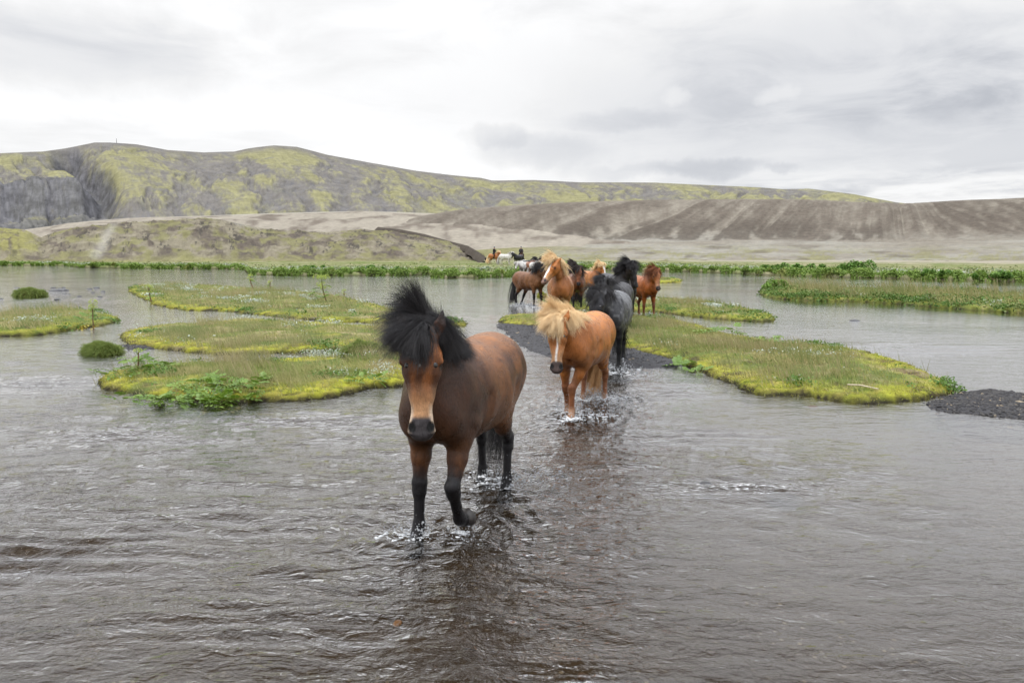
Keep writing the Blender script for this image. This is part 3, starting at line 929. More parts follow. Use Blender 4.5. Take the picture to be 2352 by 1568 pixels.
def islet_col(I, X, Y, sd, h):
    n1 = fbm2(X * 1.1, Y * 1.1, 41); n2 = fbm2(X * 4.5, Y * 4.5, 43, 3); n3 = fbm2(X * .55, Y * .55, 47)
    c = lerp3(GREEN, DRY, ss(-.35 + (1 - I['dry']) * .5, .35 + (1 - I['dry']) * .5, n1 + .4 * n2))
    front = ss(1.0, .20, sd + .55 * n3) * ss(-.30, .15, fbm2(X * .8, Y * .9, 61, 3) + .15)
    mo = np.clip(front * I['moss'] * 1.5 + ss(.25, .6, n3 + .3 * n2) * I['moss'] * .8, 0, 1)
    mc = lerp3(MOSS, MOSS2, ss(-.3, .5, n2))
    mc = lerp3(mc, (.12, .15, .02), ss(.15, .55, fbm2(X * 2.3, Y * 2.3, 53)))
    c = lerp3(c, mc, mo)
    br = ss(.30, .50, fbm2(X * 2.1, Y * 2.6, 59) + .30 * n2 + .3 * I.get('bare', 0) * ss(1.1, .3, sd))
    c = lerp3(c, lerp3(BROWN, (.13, .095, .05), ss(-.2, .4, n1)), br * .85)
    return lerp3(c, np.array((.030, .026, .016)), ss(.085 + .06 * n2, .02, h))  # dark soil at the waterline, with the bank's shadow edge painted in
for I in ISL:
    p = smooth_poly(poly(I['pts'])); I['p'] = p
    cy = p[:, 1].mean(); I['sc'] = max(1.0, cy / 10); I['cy'] = cy
    x0, y0 = p.min(0) - .5; x1, y1 = p.max(0) + .5
    s = min(max(.035, cy * .0042), .16)
    nx = int((x1 - x0) / s) + 1; ny = int((y1 - y0) / (s * 1.25)) + 1
    X, Y = np.meshgrid(np.linspace(x0, x1, nx), np.linspace(y0, y1, ny))
    Pt = np.stack([X.ravel(), Y.ravel()], 1)
    wob = .085 * I['sc']
    Q = Pt + wob * np.stack([fbm2(Pt[:, 0] * 1.5, Pt[:, 1] * 1.5, 71, 5, .65), fbm2(Pt[:, 0] * 1.5, Pt[:, 1] * 1.5, 77, 5, .65)], 1) * 1.5
    sd = seg_dist(Q, p)
    H = islet_h(I, Pt[:, 0], Pt[:, 1], sd)
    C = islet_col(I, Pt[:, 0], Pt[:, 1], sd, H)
    F = grid_faces(ny, nx)
    keep = (sd[F] > -.30).any(1); F = F[keep]
    used = np.unique(F); mp = np.full(len(Pt), -1); mp[used] = np.arange(len(used))
    V = np.column_stack([Pt, H])[used]
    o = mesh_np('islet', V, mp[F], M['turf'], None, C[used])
    props(o, kind='structure')
    I['tree'] = (Pt, sd, H, C)
def sample_islet(I, n, seed, dens=None, band=None):
    """random points on the islet: positions with ground height, paint and distance from the edge"""
    Pt, sd, H, C = I['tree']
    r = np.random.default_rng(seed)
    ok = np.where(sd > .02)[0]
    if band is not None: ok = ok[(sd[ok] > band[0]) & (sd[ok] < band[1])]
    wgt = np.ones(len(ok)) if dens is None else np.clip(dens(Pt[ok, 0], Pt[ok, 1], sd[ok]), 1e-6, None)
    wgt = wgt * (14 / np.maximum(Pt[ok, 1], 3)) ** .4
    i = r.choice(ok, n, p=wgt / wgt.sum())
    s = .08
    xy = Pt[i] + r.uniform(-s, s, (n, 2)) * (I['sc'] ** .5)
    return np.column_stack([xy, H[i] - .005]), sd[i]
def blades(roots, L, r, lean=(-.25, .0), k=4, wild=.30, curve=.5):
    n = len(roots)
    d = np.column_stack([r.normal(lean[0], wild, n), r.normal(lean[1], wild, n), np.ones(n)])
    d /= np.linalg.norm(d, axis=1)[:, None]
    dr = np.column_stack([r.normal(lean[0] * 2, .5, n), r.normal(0, .5, n), -.3 * np.ones(n)])
    t = np.linspace(0, 1, k)[None, :, None]
    return roots[:, None] + L[:, None, None] * (d[:, None] * t + dr[:, None] * t * t * curve * .5)
def leaves_mesh(name, C0, size, col, mat, r, aspect=1.8, up=.6, kind='stuff'):
    """many small folded leaf faces at C0"""
    n = len(C0)
    nrm = r.normal(0, 1, (n, 3)); nrm[:, 2] = np.abs(nrm[:, 2]) + up; nrm /= np.linalg.norm(nrm, axis=1)[:, None]
    a = np.cross(nrm, r.normal(0, 1, (n, 3))); a /= np.linalg.norm(a, axis=1)[:, None]
    b = np.cross(nrm, a)
    sz = np.asarray(size)[:, None] if np.ndim(size) else size
    V = np.stack([C0 - a * sz * aspect * .5, C0 + b * sz * .5 - nrm * sz * .12, C0 + a * sz * aspect * .5 - nrm * sz * .25, C0 - b * sz * .5 - nrm * sz * .12], 1).reshape(-1, 3)
    F = np.arange(4 * n).reshape(n, 4)
    o = mesh_np(name, V, F, mat, None, np.repeat(col, 4, 0), smooth=False)
    if kind: props(o, kind=kind)
    return o
for k, I in enumerate(ISL):
    r = np.random.default_rng(100 + k)
    px = I['cy'] / FPX
    zone = lambda x, y, s, I=I: ss(-.10, .30, fbm2(x * .8, y * .8, 91)) * ss(.15, .8, s) + .07
    n1 = int(I['grass'] * (1 - I['sedge'] * .5) * .8)
    P0, sdv = sample_islet(I, n1, 200 + k, zone)
    L = I['gl'] * r.uniform(.35, 1.0, n1) * (.45 + .55 * ss(0, .8, sdv))
    cu = curves_np('grass', blades(P0, L, r), np.linspace(1, .3, 4) * max(.0016, px * .20), M['grass']); props(cu, kind='stuff')
    n2 = int(I['grass'] * I['sedge'] * .42)
    zone2 = lambda x, y, s, I=I: ss(.0, .35, fbm2(x * .55, y * .55, 97)) * ss(.15, .7, s) + .01
    P0, sdv = sample_islet(I, n2, 300 + k, zone2)
    L = I['gl'] * 2.3 * r.uniform(.5, 1.1, n2)
    cu = curves_np('sedge', blades(P0, L, r, wild=.12, curve=.2), np.linspace(1, .3, 4) * max(.0014, px * .17), M['grass_dry']); props(cu, kind='stuff')
    # moss fringe: short fuzz near the water
    n3 = int(I['grass'] * .55)
    P0, sdv = sample_islet(I, n3, 400 + k, lambda x, y, s: (ss(.9, .1, s) + .12) * (.06 + ss(-.3, .25, fbm2(x * .8, y * .9, 61, 3) + .15)), None)
    cu = curves_np('moss', blades(P0, r.uniform(.010, .028, n3) * (1 + .25 * (I['sc'] - 1)) * ss(.0, .25, sdv), r, wild=.7, k=3), np.array([1, .9, .5]) * max(.003, px * .22), M['moss_fuzz']); props(cu, kind='stuff')
    if I['silver']:
        n4 = int(I['grass'] * I['silver'] * .28)
        P0, sdv = sample_islet(I, n4, 500 + k, lambda x, y, s: ss(.30, .50, fbm2(x * .7, y * .7, 101) + .2 * fbm2(x * 4, y * 4, 7)) * ss(.1, .4, s))
        P0[:, 2] += r.uniform(.02, .14, n4)
        c = lerp3((.42, .50, .38), (.72, .74, .68), r.uniform(0, 1, n4)) * r.uniform(.6, 1.1, (n4, 1))
        leaves_mesh('silver_willow', P0, max(.018, px * 1.1) * r.uniform(.6, 1.2, n4), c, M['leaf'], r)
    # low broad leaves close to the edge
    n5 = int(I['grass'] * .10)
    P0, sdv = sample_islet(I, n5, 600 + k, lambda x, y, s: ss(.28, .5, fbm2(x * .9, y * .9, 107)) * ss(1.3, .3, s))
    P0[:, 2] += r.uniform(.02, .10, n5)
    c = lerp3((.07, .15, .02), (.16, .26, .05), r.uniform(0, 1, n5))
    leaves_mesh('low_leaves', P0, max(.03, px * 1.3) * r.uniform(.6, 1.2, n5), c, M['leaf'], r)

# gravel bars ------------------------------------------------------------
BARS = [
 A(pts=[(1128,741),(1165,742),(1230,745),(1330,760),(1420,790),(1500,806),(1590,834),(1560,846),(1480,846),(1420,848),(1330,834),(1220,812),(1185,795),(1150,762)], h=.045),
 A(pts=[(2105,930),(2150,915),(2200,897),(2250,889),(2352,903),(2520,915),(2520,975),(2352,966),(2250,958),(2160,944)], h=.05),
 A(pts=[(262,792),(300,789),(350,792),(375,800),(340,806),(285,806)], h=.04),
]
for b_i, B_ in enumerate(BARS):
    p = smooth_poly(poly(B_['pts']))
    x0, y0 = p.min(0) - .5; x1, y1 = p.max(0) + .5
    s = .05
    nx = int((x1 - x0) / s) + 1; ny = int((y1 - y0) / s) + 1
    X, Y = np.meshgrid(np.linspace(x0, x1, nx), np.linspace(y0, y1, ny))
    Pt = np.stack([X.ravel(), Y.ravel()], 1)
    Q = Pt + .12 * np.stack([fbm2(Pt[:, 0] * 1.7, Pt[:, 1] * 1.7, 171, 3), fbm2(Pt[:, 0] * 1.7, Pt[:, 1] * 1.7, 177, 3)], 1)
    sd = seg_dist(Q, p)
    H = -.10 + (B_['h'] + .10) * ss(-.5, .45, sd) + .012 * fbm2(Pt[:, 0] * 2, Pt[:, 1] * 2, 181) + .01 * fbm2(Pt[:, 0] * 12, Pt[:, 1] * 12, 183, 2)
    F = grid_faces(ny, nx); keep = (sd[F] > -.6).any(1); F = F[keep]
    used = np.unique(F); mp = np.full(len(Pt), -1); mp[used] = np.arange(len(used))
    C = lerp3(GRAVEL * .8, GRAVEL * 1.4, .5 + fbm2(Pt[:, 0] * 8, Pt[:, 1] * 8, 191, 3))
    props(mesh_np('gravel_bar', np.column_stack([Pt, H])[used], mp[F], M['gravel'], None, C[used]), kind='structure')
    # loose pebbles as small uneven stones
    r = np.random.default_rng(70 + b_i)
    ok = np.where((sd > -.30))[0]; n = (2600, 4200, 900)[b_i]
    i = r.choice(ok, n)
    c0 = np.column_stack([Pt[i] + r.uniform(-.03, .03, (n, 2)), H[i] + .002])
    sz = r.gamma(3.0, .0042, n) + .006
    ico = np.array([(1, 0, 0), (0, 1, 0), (-1, 0, 0), (0, -1, 0), (0, 0, .7), (0, 0, -.7)], float)
    fi = np.array([(0, 1, 4), (1, 2, 4), (2, 3, 4), (3, 0, 4), (1, 0, 5), (2, 1, 5), (3, 2, 5), (0, 3, 5)])
    th = r.uniform(0, 6.28, n); cs, sn = np.cos(th), np.sin(th)
    VV = ico[None] * (1 + r.normal(0, .2, (n, 6, 1))) * sz[:, None, None] * np.array([1.2, .9, .75])
    VV = np.stack([VV[..., 0] * cs[:, None] - VV[..., 1] * sn[:, None], VV[..., 0] * sn[:, None] + VV[..., 1] * cs[:, None], VV[..., 2]], -1) + c0[:, None]
    FF = (fi[None] + 6 * np.arange(n)[:, None, None]).reshape(-1, 3)
    cc = lerp3((.03, .028, .03), (.085, .078, .072), r.uniform(0, 1, n) ** 1.5)
    pale = r.uniform(0, 1, n) > .965; cc[pale] = (.30, .24, .16)
    props(mesh_np('pebbles', VV.reshape(-1, 3), FF, M['gravel'], None, np.repeat(cc, 6, 0), smooth=False), kind='stuff')

# ------------------------------------------------------------------ far bank and plain
WL = np.array([(-1400,606),(-600,608),(0,609),(150,609.5),(182,614),(300,616),(500,617),(560,619),(572,630),(650,632),(800,633),(950,632),(985,629),(992,637),(1100,638),(1180,634),(1205,624),(1300,621),(1500,620),(1600,624),(1700,628),(1750,631),(1850,634),(2000,638),(2100,641),(2352,647),(2900,655),(3600,665)], float)
def shore_r(az):
    """distance of the far waterline in direction az (radians, clockwise from +Y)"""
    pts = np.array([ground_pt(x, y) for x, y in WL])
    a = np.arctan2(pts[:, 0], pts[:, 1]); rr = np.hypot(pts[:, 0], pts[:, 1])
    return np.interp(az, a, rr)
def bump_at(X, Y, x0, y0, r0, h): return h * np.exp(-(((X - x0) ** 2 + ((Y - y0)) ** 2) / r0 ** 2))
def plain_h(X, Y, dsh):
    h = -.14 + .44 * ss(-.1, 1.1, dsh) + .10 * fbm2(X * .25, Y * .25, 211) * ss(.5, 4, dsh) + .05 * fbm2(X * 1.2, Y * 1.2, 213, 3) * ss(.3, 2, dsh)
    h = h + bump_at(X, Y, 0, 98, 16, .42)
    return h
naz = 760
AZ = np.concatenate([np.linspace(-1.15, -.66, 40, endpoint=False), np.linspace(-.66, .66, naz), np.linspace(.66, 1.15, 41)[1:]])
SR = shore_r(AZ)
SR = SR * (1 + .022 * fbm2(AZ * 90, AZ * 0, 5, 3) * (SR / 60)**.5)
tt = np.concatenate([[-1.5, -.6, -.1, .3, .7, 1.1, 1.6], 1.6 * (1.09 ** np.arange(1, 66))])
DS = tt[:, None] * np.ones(len(AZ))
RR = SR[None] + DS
X = np.sin(AZ)[None] * RR; Y = np.cos(AZ)[None] * RR
H = plain_h(X, Y, DS)
f1 = fbm2(X * .10, Y * .16, 221); f2 = fbm2(X * .8, Y * .8, 223)
c = lerp3((.17, .17, .08), (.26, .24, .14), ss(-.3, .4, f1 + .4 * f2))
c = lerp3(c, (.31, .32, .25), ss(.15, .45, fbm2(X * .2, Y * .35, 227) + .3 * f2) * ss(1, 4, DS) * ss(45, 12, DS) * .8)
c = lerp3(c, (.11, .145, .035), ss(-.12, .3, fbm2(X * .12, Y * .3, 229) + .3 * f2) * .85)
c = lerp3(c, (.05, .045, .03), ss(.25, -.1, H))
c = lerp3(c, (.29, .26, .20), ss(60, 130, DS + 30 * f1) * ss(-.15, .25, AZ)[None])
V = np.stack([X, Y, H], -1).reshape(-1, 3)
props(mesh_np('plain', V, grid_faces(len(tt), len(AZ)), M['plain'], None, c.reshape(-1, 3)), kind='structure')

# vegetation on the far banks: a fringe of bushy leaves and silvery willow behind it
r = np.random.default_rng(55)
n = 62000
az = r.uniform(-.66, .66, n)
sr = shore_r(az)
dd = r.gamma(2.0, .55, n) + 2.2 * np.maximum(fbm2(az * 22, az * 0, 237, 3), 0)
bush = ss(-.35, .35, fbm2(az * 75, dd * .2, 231))
hgt = (.06 + .40 * bush) * ss(-.2, .6, dd)
rr_ = sr + dd
X, Y = np.sin(az) * rr_, np.cos(az) * rr_
Z = plain_h(X, Y, dd) + hgt * r.uniform(0, 1, n) ** .7
c = lerp3((.11, .19, .03), (.24, .33, .07), r.uniform(0, 1, n))
c = lerp3(c, (.27, .27, .08), ss(.25, .5, fbm2(X * .5, Y * .5, 233)) * .7)
leaves_mesh('bank_herbs', np.column_stack([X, Y, Z]), .0016 * rr_ * r.uniform(.6, 1.2, n), c, M['leaf_far'], r)
n = 42000
az = r.uniform(-.66, .66, n); sr = shore_r(az); dd = 2.2 + r.gamma(1.6, 6.0, n)
rr_ = sr + dd; X, Y = np.sin(az) * rr_, np.cos(az) * rr_
ok = fbm2(X * .16, Y * .30, 241) + .35 * r.normal(0, .4, n) > -.05
X, Y, dd, rr_ = X[ok], Y[ok], dd[ok], rr_[ok]; n = len(X)
Z = plain_h(X, Y, dd) + r.uniform(.02, .30, n)
sil = ss(-.1, .3, fbm2(X * .22, Y * .4, 243))
c = lerp3(lerp3((.12, .18, .05), (.24, .25, .10), r.uniform(0, 1, n)), lerp3((.32, .37, .29), (.46, .48, .42), r.uniform(0, 1, n)), sil * ss(26, 6, dd))
leaves_mesh('bank_willow_scrub', np.column_stack([X, Y, Z]), .0016 * rr_ * r.uniform(.5, 1.2, n), c, M['leaf_far'], r)
# the long right-hand islet carries tall herbs
for k, I in ((6, ISL[6]), (5, ISL[5]), (0, ISL[0])):
    n = {6: 16000, 5: 2600, 0: 1500}[k]
    hh = {6: .26, 5: .10, 0: .08}[k]
    P0, sdv = sample_islet(I, n, 700 + k, lambda x, y, s: ss(-.2, .3, fbm2(x * .45, y * .7, 251)) * ss(2.6, .2, s) + .05)
    clump = ss(-.3, .4, fbm2(P0[:, 0] * .8, P0[:, 1] * .8, 253))
    P0[:, 2] += hh * (.35 + .65 * clump) * r.uniform(0, 1, n) ** .7 * ss(-.1, .35, sdv)
    c = lerp3((.050, .115, .016), (.13, .21, .04), r.uniform(0, 1, n))
    c = lerp3(c, (.22, .24, .10), ss(.1, .4, fbm2(P0[:, 0] * .35, P0[:, 1] * .5, 257)) * .8)
    leaves_mesh('tall_herbs', P0, .0019 * I['cy'] * r.uniform(.6, 1.2, n), c, M['leaf_far'], r)

# ------------------------------------------------------------------ hills and mountain
def crest_z(xs, pts, D):
    """height of a crest seen at the given photo heights from distance D"""
    pts = np.array(pts, float)
    y = np.interp(xs, pts[:, 0], pts[:, 1])
    e = np.array([pix_dir(x * K, yy * K) for x, yy in zip(xs, y)])
    return CAM_H + D * e[:, 2] / np.hypot(e[:, 0], e[:, 1])
def az_of(x, y=590):
    d = pix_dir(x * K, y * K); return math.atan2(d.x, d.y)
def slope(name, xs, crest, D0, D1, z0, prof, rows, mat, colf, noisef, back=1.25, kind='structure'):
    az = np.array([az_of(x) for x in xs])
    zc = crest_z(xs, crest, D1)
    t = np.concatenate([np.linspace(0, 1, rows), np.linspace(1, 1 + back, 8)[1:]])
    T = t[:, None] * np.ones(len(xs)); XX = np.array(xs)[None] * np.ones((len(t), 1))
    D = D0 + (D1 - D0) * T
    D = np.where(T > 1, D1 + (D1 - D0) * (T - 1) * 1.2, D)
    Zf = z0 + (zc[None] - z0) * prof(np.clip(T, 0, 1), XX)
    Zf = np.where(T > 1, zc[None] - (zc[None] - z0) * .6 * (T - 1)**1.3, Zf)
    X = np.sin(az)[None] * D; Y = np.cos(az)[None] * D
    Zf = Zf + noisef(X, Y, T, XX) * (ss(0, .1, T) * ss(1.0, .85, T) + ss(1.0, .9, T) * 0 + .10)
    C = colf(X, Y, T, XX, Zf)
    V = np.stack([X, Y, Zf], -1).reshape(-1, 3)
    o = mesh_np(name, V, grid_faces(len(t), len(xs)), mat, None, C.reshape(-1, 3))
    return props(o, kind=kind)
# far mountain; its colours are paled and dulled to stand in for haze
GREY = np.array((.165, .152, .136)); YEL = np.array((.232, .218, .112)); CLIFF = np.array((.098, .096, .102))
MC = [(-900,420),(-500,372),(-200,360),(0,355),(60,352),(115,350),(170,341),(235,328),(270,328),(330,332),(400,345),(480,350),(550,348),(580,341),(600,338),(640,334),(690,337),(760,355),(850,372),(960,392),(1050,403),(1105,408),(1130,414),(1230,413),(1330,418),(1500,419),(1600,424),(1740,430),(1790,434),(1850,433),(1950,445),(2050,464),(2200,482),(2500,520),(3200,600)]
def rid(x, y, seed, oct=5, gain=.55):
    s = 0; a = 1; t = 0
    for o in range(oct):
        s = s + a * (1 - np.abs(gn2(x, y, seed + o)) * 2.2); t += a; a *= gain; x = x * 2.1 + 3.1; y = y * 2.1 - 1.7
    return s / t
def m_gully(T, xs):
    """drainage lines running down the slope, drifting a little sideways"""
    w1 = 1.2 * fbm2(xs * .004, T * 2.2, 299, 3)
    return rid(xs * .011 + .9 * w1 + T * 1.0, T * 1.5 + xs * .002, 303, 5, .6)
def m_noise(X, Y, T, xs):
    g = -12 * ss(.45, .95, m_gully(T, xs)) * ss(.0, .3, T) * ss(1.0, .85, T)
    g = g - 70 * np.exp(-((xs - (155 + 140 * (1 - T) * 1.15 + 10 * np.sin(T * 14))) / 34) ** 2) * ss(.15, .5, T) * ss(1.0, .9, T)
    return g + 12 * fbm2(X * .004, Y * .0025, 307, 5) + 6 * fbm2(X * .016, Y * .008, 309, 6, .62)
def m_prof(T, xs):
    base = T ** .92
    cliff = ss(360, 120, xs)
    st = .18 * ss(0, .36, T) * 1.0 + .40 * ss(.36, .52, T) + .10 * ss(.52, .66, T) + .32 * ss(.66, 1, T)
    return base * (1 - .75 * cliff) + st * .75 * cliff
def m_col(X, Y, T, xs, Z):
    a = fbm2(xs * .007 + T * 1.2, T * 3.5 + xs * .002, 311, 7, .66); b = fbm2(xs * .035 + T * 5, T * 9, 313, 5, .62); d = fbm2(xs * .12 + T * 16, T * 22 - xs * .02, 317, 4, .65)
    gu = m_gully(T, xs)
    ye = ss(-.32, .26, a + .45 * b + .35 * d + .12 * ss(700, 1400, xs) - .35 * ss(.35, .8, gu) + .10)
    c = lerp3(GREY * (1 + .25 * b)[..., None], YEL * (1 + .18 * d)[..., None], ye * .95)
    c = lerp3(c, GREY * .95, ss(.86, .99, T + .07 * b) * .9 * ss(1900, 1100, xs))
    c = lerp3(c, CLIFF * 1.35, ss(.62, .85, gu) * ss(-.25, .15, d + b * .6) * .5)  # gully lines painted darker, relief shading put into the colour
    # dark ledges of lava beds, broken along their length
    bed = T * 1.0 + .025 * np.sin(xs * .004) + .010 * b
    led = np.zeros_like(T)
    for t0, w_ in ((.30, .010), (.44, .014), (.52, .009), (.63, .016), (.71, .008), (.80, .012)):
        led = np.maximum(led, np.exp(-((bed - t0) / w_) ** 2) * ss(.0, .3, fbm2(xs * .02, bed * 0 + t0 * 50, 321, 4, .6) + .5 * d))
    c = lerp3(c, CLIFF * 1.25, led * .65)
    # cliff band and talus on the left
    band = ss(.355, .375, T + .03 * d) * ss(.55, .52, T + .04 * d + .02 * b) * ss(255, 225, xs - 120 * (0.5 - T))
    rk = fbm2(xs * .13, T * 30, 331, 5, .65) + .5 * np.sin(T * 130 + 4 * b) * .3
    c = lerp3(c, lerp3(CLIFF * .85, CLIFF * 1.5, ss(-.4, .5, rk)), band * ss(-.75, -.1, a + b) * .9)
    tal = ss(.37, .34, T + .02 * d) * ss(300, 230, xs - 250 * (.35 - T))
    c = lerp3(c, lerp3(np.array((.085, .083, .083)), np.array((.15, .145, .14)), ss(-.3, .5, fbm2(xs * .05 + T * 6, T * 4, 337, 4, .6))), tal * .9)
    cx = 155 + 140 * (1 - T) * 1.15 + 10 * np.sin(T * 14)
    cl = ss(48, 22, np.abs(xs - cx + 14 * b + 8 * d)) * ss(.3, .5, T) * ss(1.0, .90, T + .05 * b)
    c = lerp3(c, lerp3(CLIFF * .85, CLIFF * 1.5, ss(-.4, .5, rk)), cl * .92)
    return c * (1 + .12 * d)[..., None]
xs = np.concatenate([np.linspace(-900, -60, 40, endpoint=False), np.linspace(-60, 2420, 1000), np.linspace(2420, 3200, 31)[1:]])
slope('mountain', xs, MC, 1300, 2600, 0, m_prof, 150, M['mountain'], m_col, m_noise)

SAND = np.array((.27, .240, .192)); DSAND = np.array((.120, .100, .080)); PALE = np.array((.335, .315, .265)); ROCKC = np.array((.045, .040, .034)); OLIV = np.array((.195, .185, .082))
# pale ridge behind the rocky mounds (carries a light track along its top)
RC = [(-900,540),(-300,530),(60,527),(200,508),(300,500),(500,494),(700,487),(840,484),(960,488),(1100,492),(1300,500),(1700,560),(3000,600)]
def r_col(X, Y, T, xs, Z):
    a = fbm2(xs * .012, T * 5, 341, 4); b = fbm2(xs * .05, T * 14, 343, 4)
    c = lerp3(SAND * 1.05, DSAND * 1.2, ss(-.05, .4, a + .4 * b))
    c = lerp3(c, PALE, ss(.93, .98, T + .02 * b) * .8)
    return c * (1 + .15 * b)[..., None]
slope('ridge', np.linspace(-900, 3000, 560), RC, 260, 640, 1.5, lambda T, x: T ** .8, 40, M['hill'], r_col, lambda X, Y, T, x: 2.2 * fbm2(X * .02, Y * .02, 345, 4))
# rocky brown mounds on the left
HC = [(-900,560),(-300,545),(0,522),(60,527),(100,545),(150,528),(200,520),(300,510),(380,506),(470,499),(520,505),(600,524),(680,531),(760,533),(830,527),(900,531),(960,541),(1030,553),(1080,573),(1130,594),(1500,600),(2500,600)]
def h_noise(X, Y, T, xs):
    return .9 * fbm2(X * .09, Y * .09, 351, 5) + .55 * np.maximum(fbm2(X * .35, Y * .35, 353, 4), 0) * 2
def h_col(X, Y, T, xs, Z):
    a = fbm2(xs * .015, T * 3.2, 355, 4); b = fbm2(xs * .06, T * 12, 357, 4); d = fbm2(xs * .22, T * 34, 359, 3)
    c = lerp3(np.array((.215, .190, .135)), DSAND * .95, ss(-.25, .22, a + .6 * b + .3 * d))
    c = lerp3(c, OLIV, ss(-.08, .30, fbm2(xs * .02, T * 6, 361, 4) + .3 * b) * .75)
    c = lerp3(c, OLIV * 1.05, ss(.25, .05, T) * .8)
    rk = ss(.16, .30, fbm2(xs * .028 - T * 1.2, T * 5, 363, 6, .68) + .35 * d)
    c = lerp3(c, ROCKC * 1.4, rk * .88 * ss(.15, .35, T))
    yel = ss(110, 50, xs) * ss(.25, .45, T)
    c = lerp3(c, np.array((.24, .225, .085)), yel * ss(-.6, .1, b) * .9)
    # pale gully of scree
    g = np.exp(-((xs - (205 + 75 * T)) / (9 + 9 * (1 - T))) ** 2) * ss(.12, .22, T) * ss(.95, .7, T)
    g2 = np.exp(-((xs - (590 - 30 * T)) / 30) ** 2) * ss(.75, .9, T)
    c = lerp3(c, PALE * 1.0, np.clip(g + g2 * .7, 0, 1) * .60)
    return c * (1 + .20 * d + .1 * b)[..., None]
slope('rocky_mound', np.concatenate([np.linspace(-900, -40, 60, endpoint=False), np.linspace(-40, 1160, 620), np.linspace(1160, 2500, 30)[1:]]), HC, 165, 235, -.4, lambda T, x: (ss(-.12, 1.05, T) - ss(-.12, 1.05, 0.)) / (1 - ss(-.12, 1.05, 0.)), 100, M['hill'], h_col, h_noise, back=.6)
# dark sand hills on the right
SC = [(-900,606),(300,604),(700,585),(820,548),(868,524),(910,510),(950,500),(1000,490),(1050,482),(1100,477),(1200,470),(1300,465),(1400,461),(1500,459),(1700,457),(1850,458),(1930,462),(2000,465),(2060,468),(2130,464),(2200,460),(2280,457),(2352,454),(2500,450),(3200,455)]
def s_prof(T, xs):
    fan = .24 * T / .5 * (T < .5) + (.24 + .76 * ss(-.15, 1.02, (T - .5) / .5) * 1.0) * (T >= .5)
    s0 = ss(-.15, 1.02, 0.0)
    hi = .24 + .76 * (ss(-.15, 1.05, (T - .5) / .5) - s0) / (ss(-.15, 1.05, 1.0) - s0)
    return np.where(T < .5, .24 * (T / .5) ** 1.1, hi)
def fold(X, T, xs):
    u = xs * .006 - T * 3.2 * ss(2150, 1500, xs) + T * 4.0 * ss(1950, 2200, xs) + .25 * fbm2(xs * .004, T * 2, 369, 3)
    return .85 * fbm2(u * 2.2, T * .7 + xs * .0006, 371, 3) + .35 * fbm2(u * 6.5, T * 1.2, 373, 3)
def s_noise(X, Y, T, xs):
    return 1.6 * fold(X, T, xs) * ss(.42, .7, T) + 1.0 * fbm2(X * .03, Y * .03, 375, 4)
def s_col(X, Y, T, xs, Z):
    b = fbm2(xs * .03, T * 9, 377, 4); d = fbm2(xs * .15, T * 26, 379, 3); w_ = fold(X, T, xs)
    c = lerp3(SAND * .92, DSAND * .98, ss(-.60, .55, w_ * .7 + .6 * b + .35 * d + .16))
    topc = ss(.86, .99, T + .03 * b)
    c = lerp3(c, lerp3(DSAND * 1.35, SAND * .85, .5 + .5 * b), topc * .6)
    # the pale apron
    ap = ss(.64, .46, T + .05 * b + .10 * ss(1300, 1100, xs)) * ss(1080, 1300, xs)
    c = lerp3(c, lerp3(PALE * .80, SAND * .78, ss(-.5, .5, fbm2(xs * .004, T * 9, 383, 4) + .3 * d)), ap)
    c = lerp3(c, OLIV * .95, ss(.42, .10, T + .06 * b) * ss(-.2, .35, fbm2(xs * .012, T * 12, 385, 4) + .4 * d) * .75)
    c = lerp3(c, DSAND * .9, ss(.22, .40, fbm2(xs * .010, T * 16, 387, 4)) * ss(.46, .30, T) * .55)
    c = lerp3(c, OLIV * 1.05, ss(1400, 1150, xs) * ss(.52, .40, T + .05 * b) * .8)
    dk = ss(.46, .52, T + .05 * b) * ss(.74, .62, T + .06 * b) * ss(1150, 1350, xs) * ss(2100, 1980, xs)
    c = lerp3(c, DSAND * .72, dk * .75 * ss(-.6, .1, w_ + b))
    # diagonal gully running down from the saddle on the right
    gx = 2060 - 420 * (1 - T) ** 1.0
    g = np.exp(-((xs - gx) / 34) ** 2) * ss(.3, .45, T)
    c = lerp3(c, DSAND * 1.1, g * .55 * ss(-.5, .2, d + .2))
    dr = ss(2080, 2180, xs) * ss(.55, .68, T + .08 * w_)
    c = lerp3(c, DSAND * .85, dr * ss(-.4, .3, w_ + .5 * b) * .8)
    # dark track coming down on the left end
    return c * (1 + .17 * d + .08 * b)[..., None]
slope('sand_hill', np.concatenate([np.linspace(-900, 640, 30, endpoint=False), np.linspace(640, 2420, 860), np.linspace(2420, 3200, 40)[1:]]), SC, 190, 480, -.4, s_prof, 120, M['hill'], s_col, s_noise, back=.8)
# the worn track that comes down to the ford
tp = [(868,523,330),(920,529,300),(975,540,270),(1030,556,235),(1075,568,205),(1100,583,170),(1116,597,128)]
pts = []
for (x, y, D) in tp:
    d = pix_dir(x * K, y * K); h = math.hypot(d.x, d.y); pts.append((d.x / h * D, d.y / h * D, CAM_H + d.z / h * D))
pts = np.array(pts); u = np.linspace(0, len(pts) - 1, 60)
cl = np.stack([np.interp(u, np.arange(len(pts)), pts[:, i]) for i in range(3)], 1)
wd = np.interp(u, [0, 2, 4, 6], [1.8, 1.5, 1.3, 1.2])
V = []
for q in (-1, -.6, 0, .6, 1):
    V.append(cl + np.column_stack([q * wd * (1 + .2 * np.sin(u * 9)), np.zeros(60), .5 - abs(q) * 1.6 + 0 * wd]))
V = np.stack(V, 1).reshape(-1, 3)
props(mesh_np('dirt_track', V, grid_faces(60, 5), M['hill'], None, np.tile(DSAND * .62, (len(V), 1))), kind='structure')

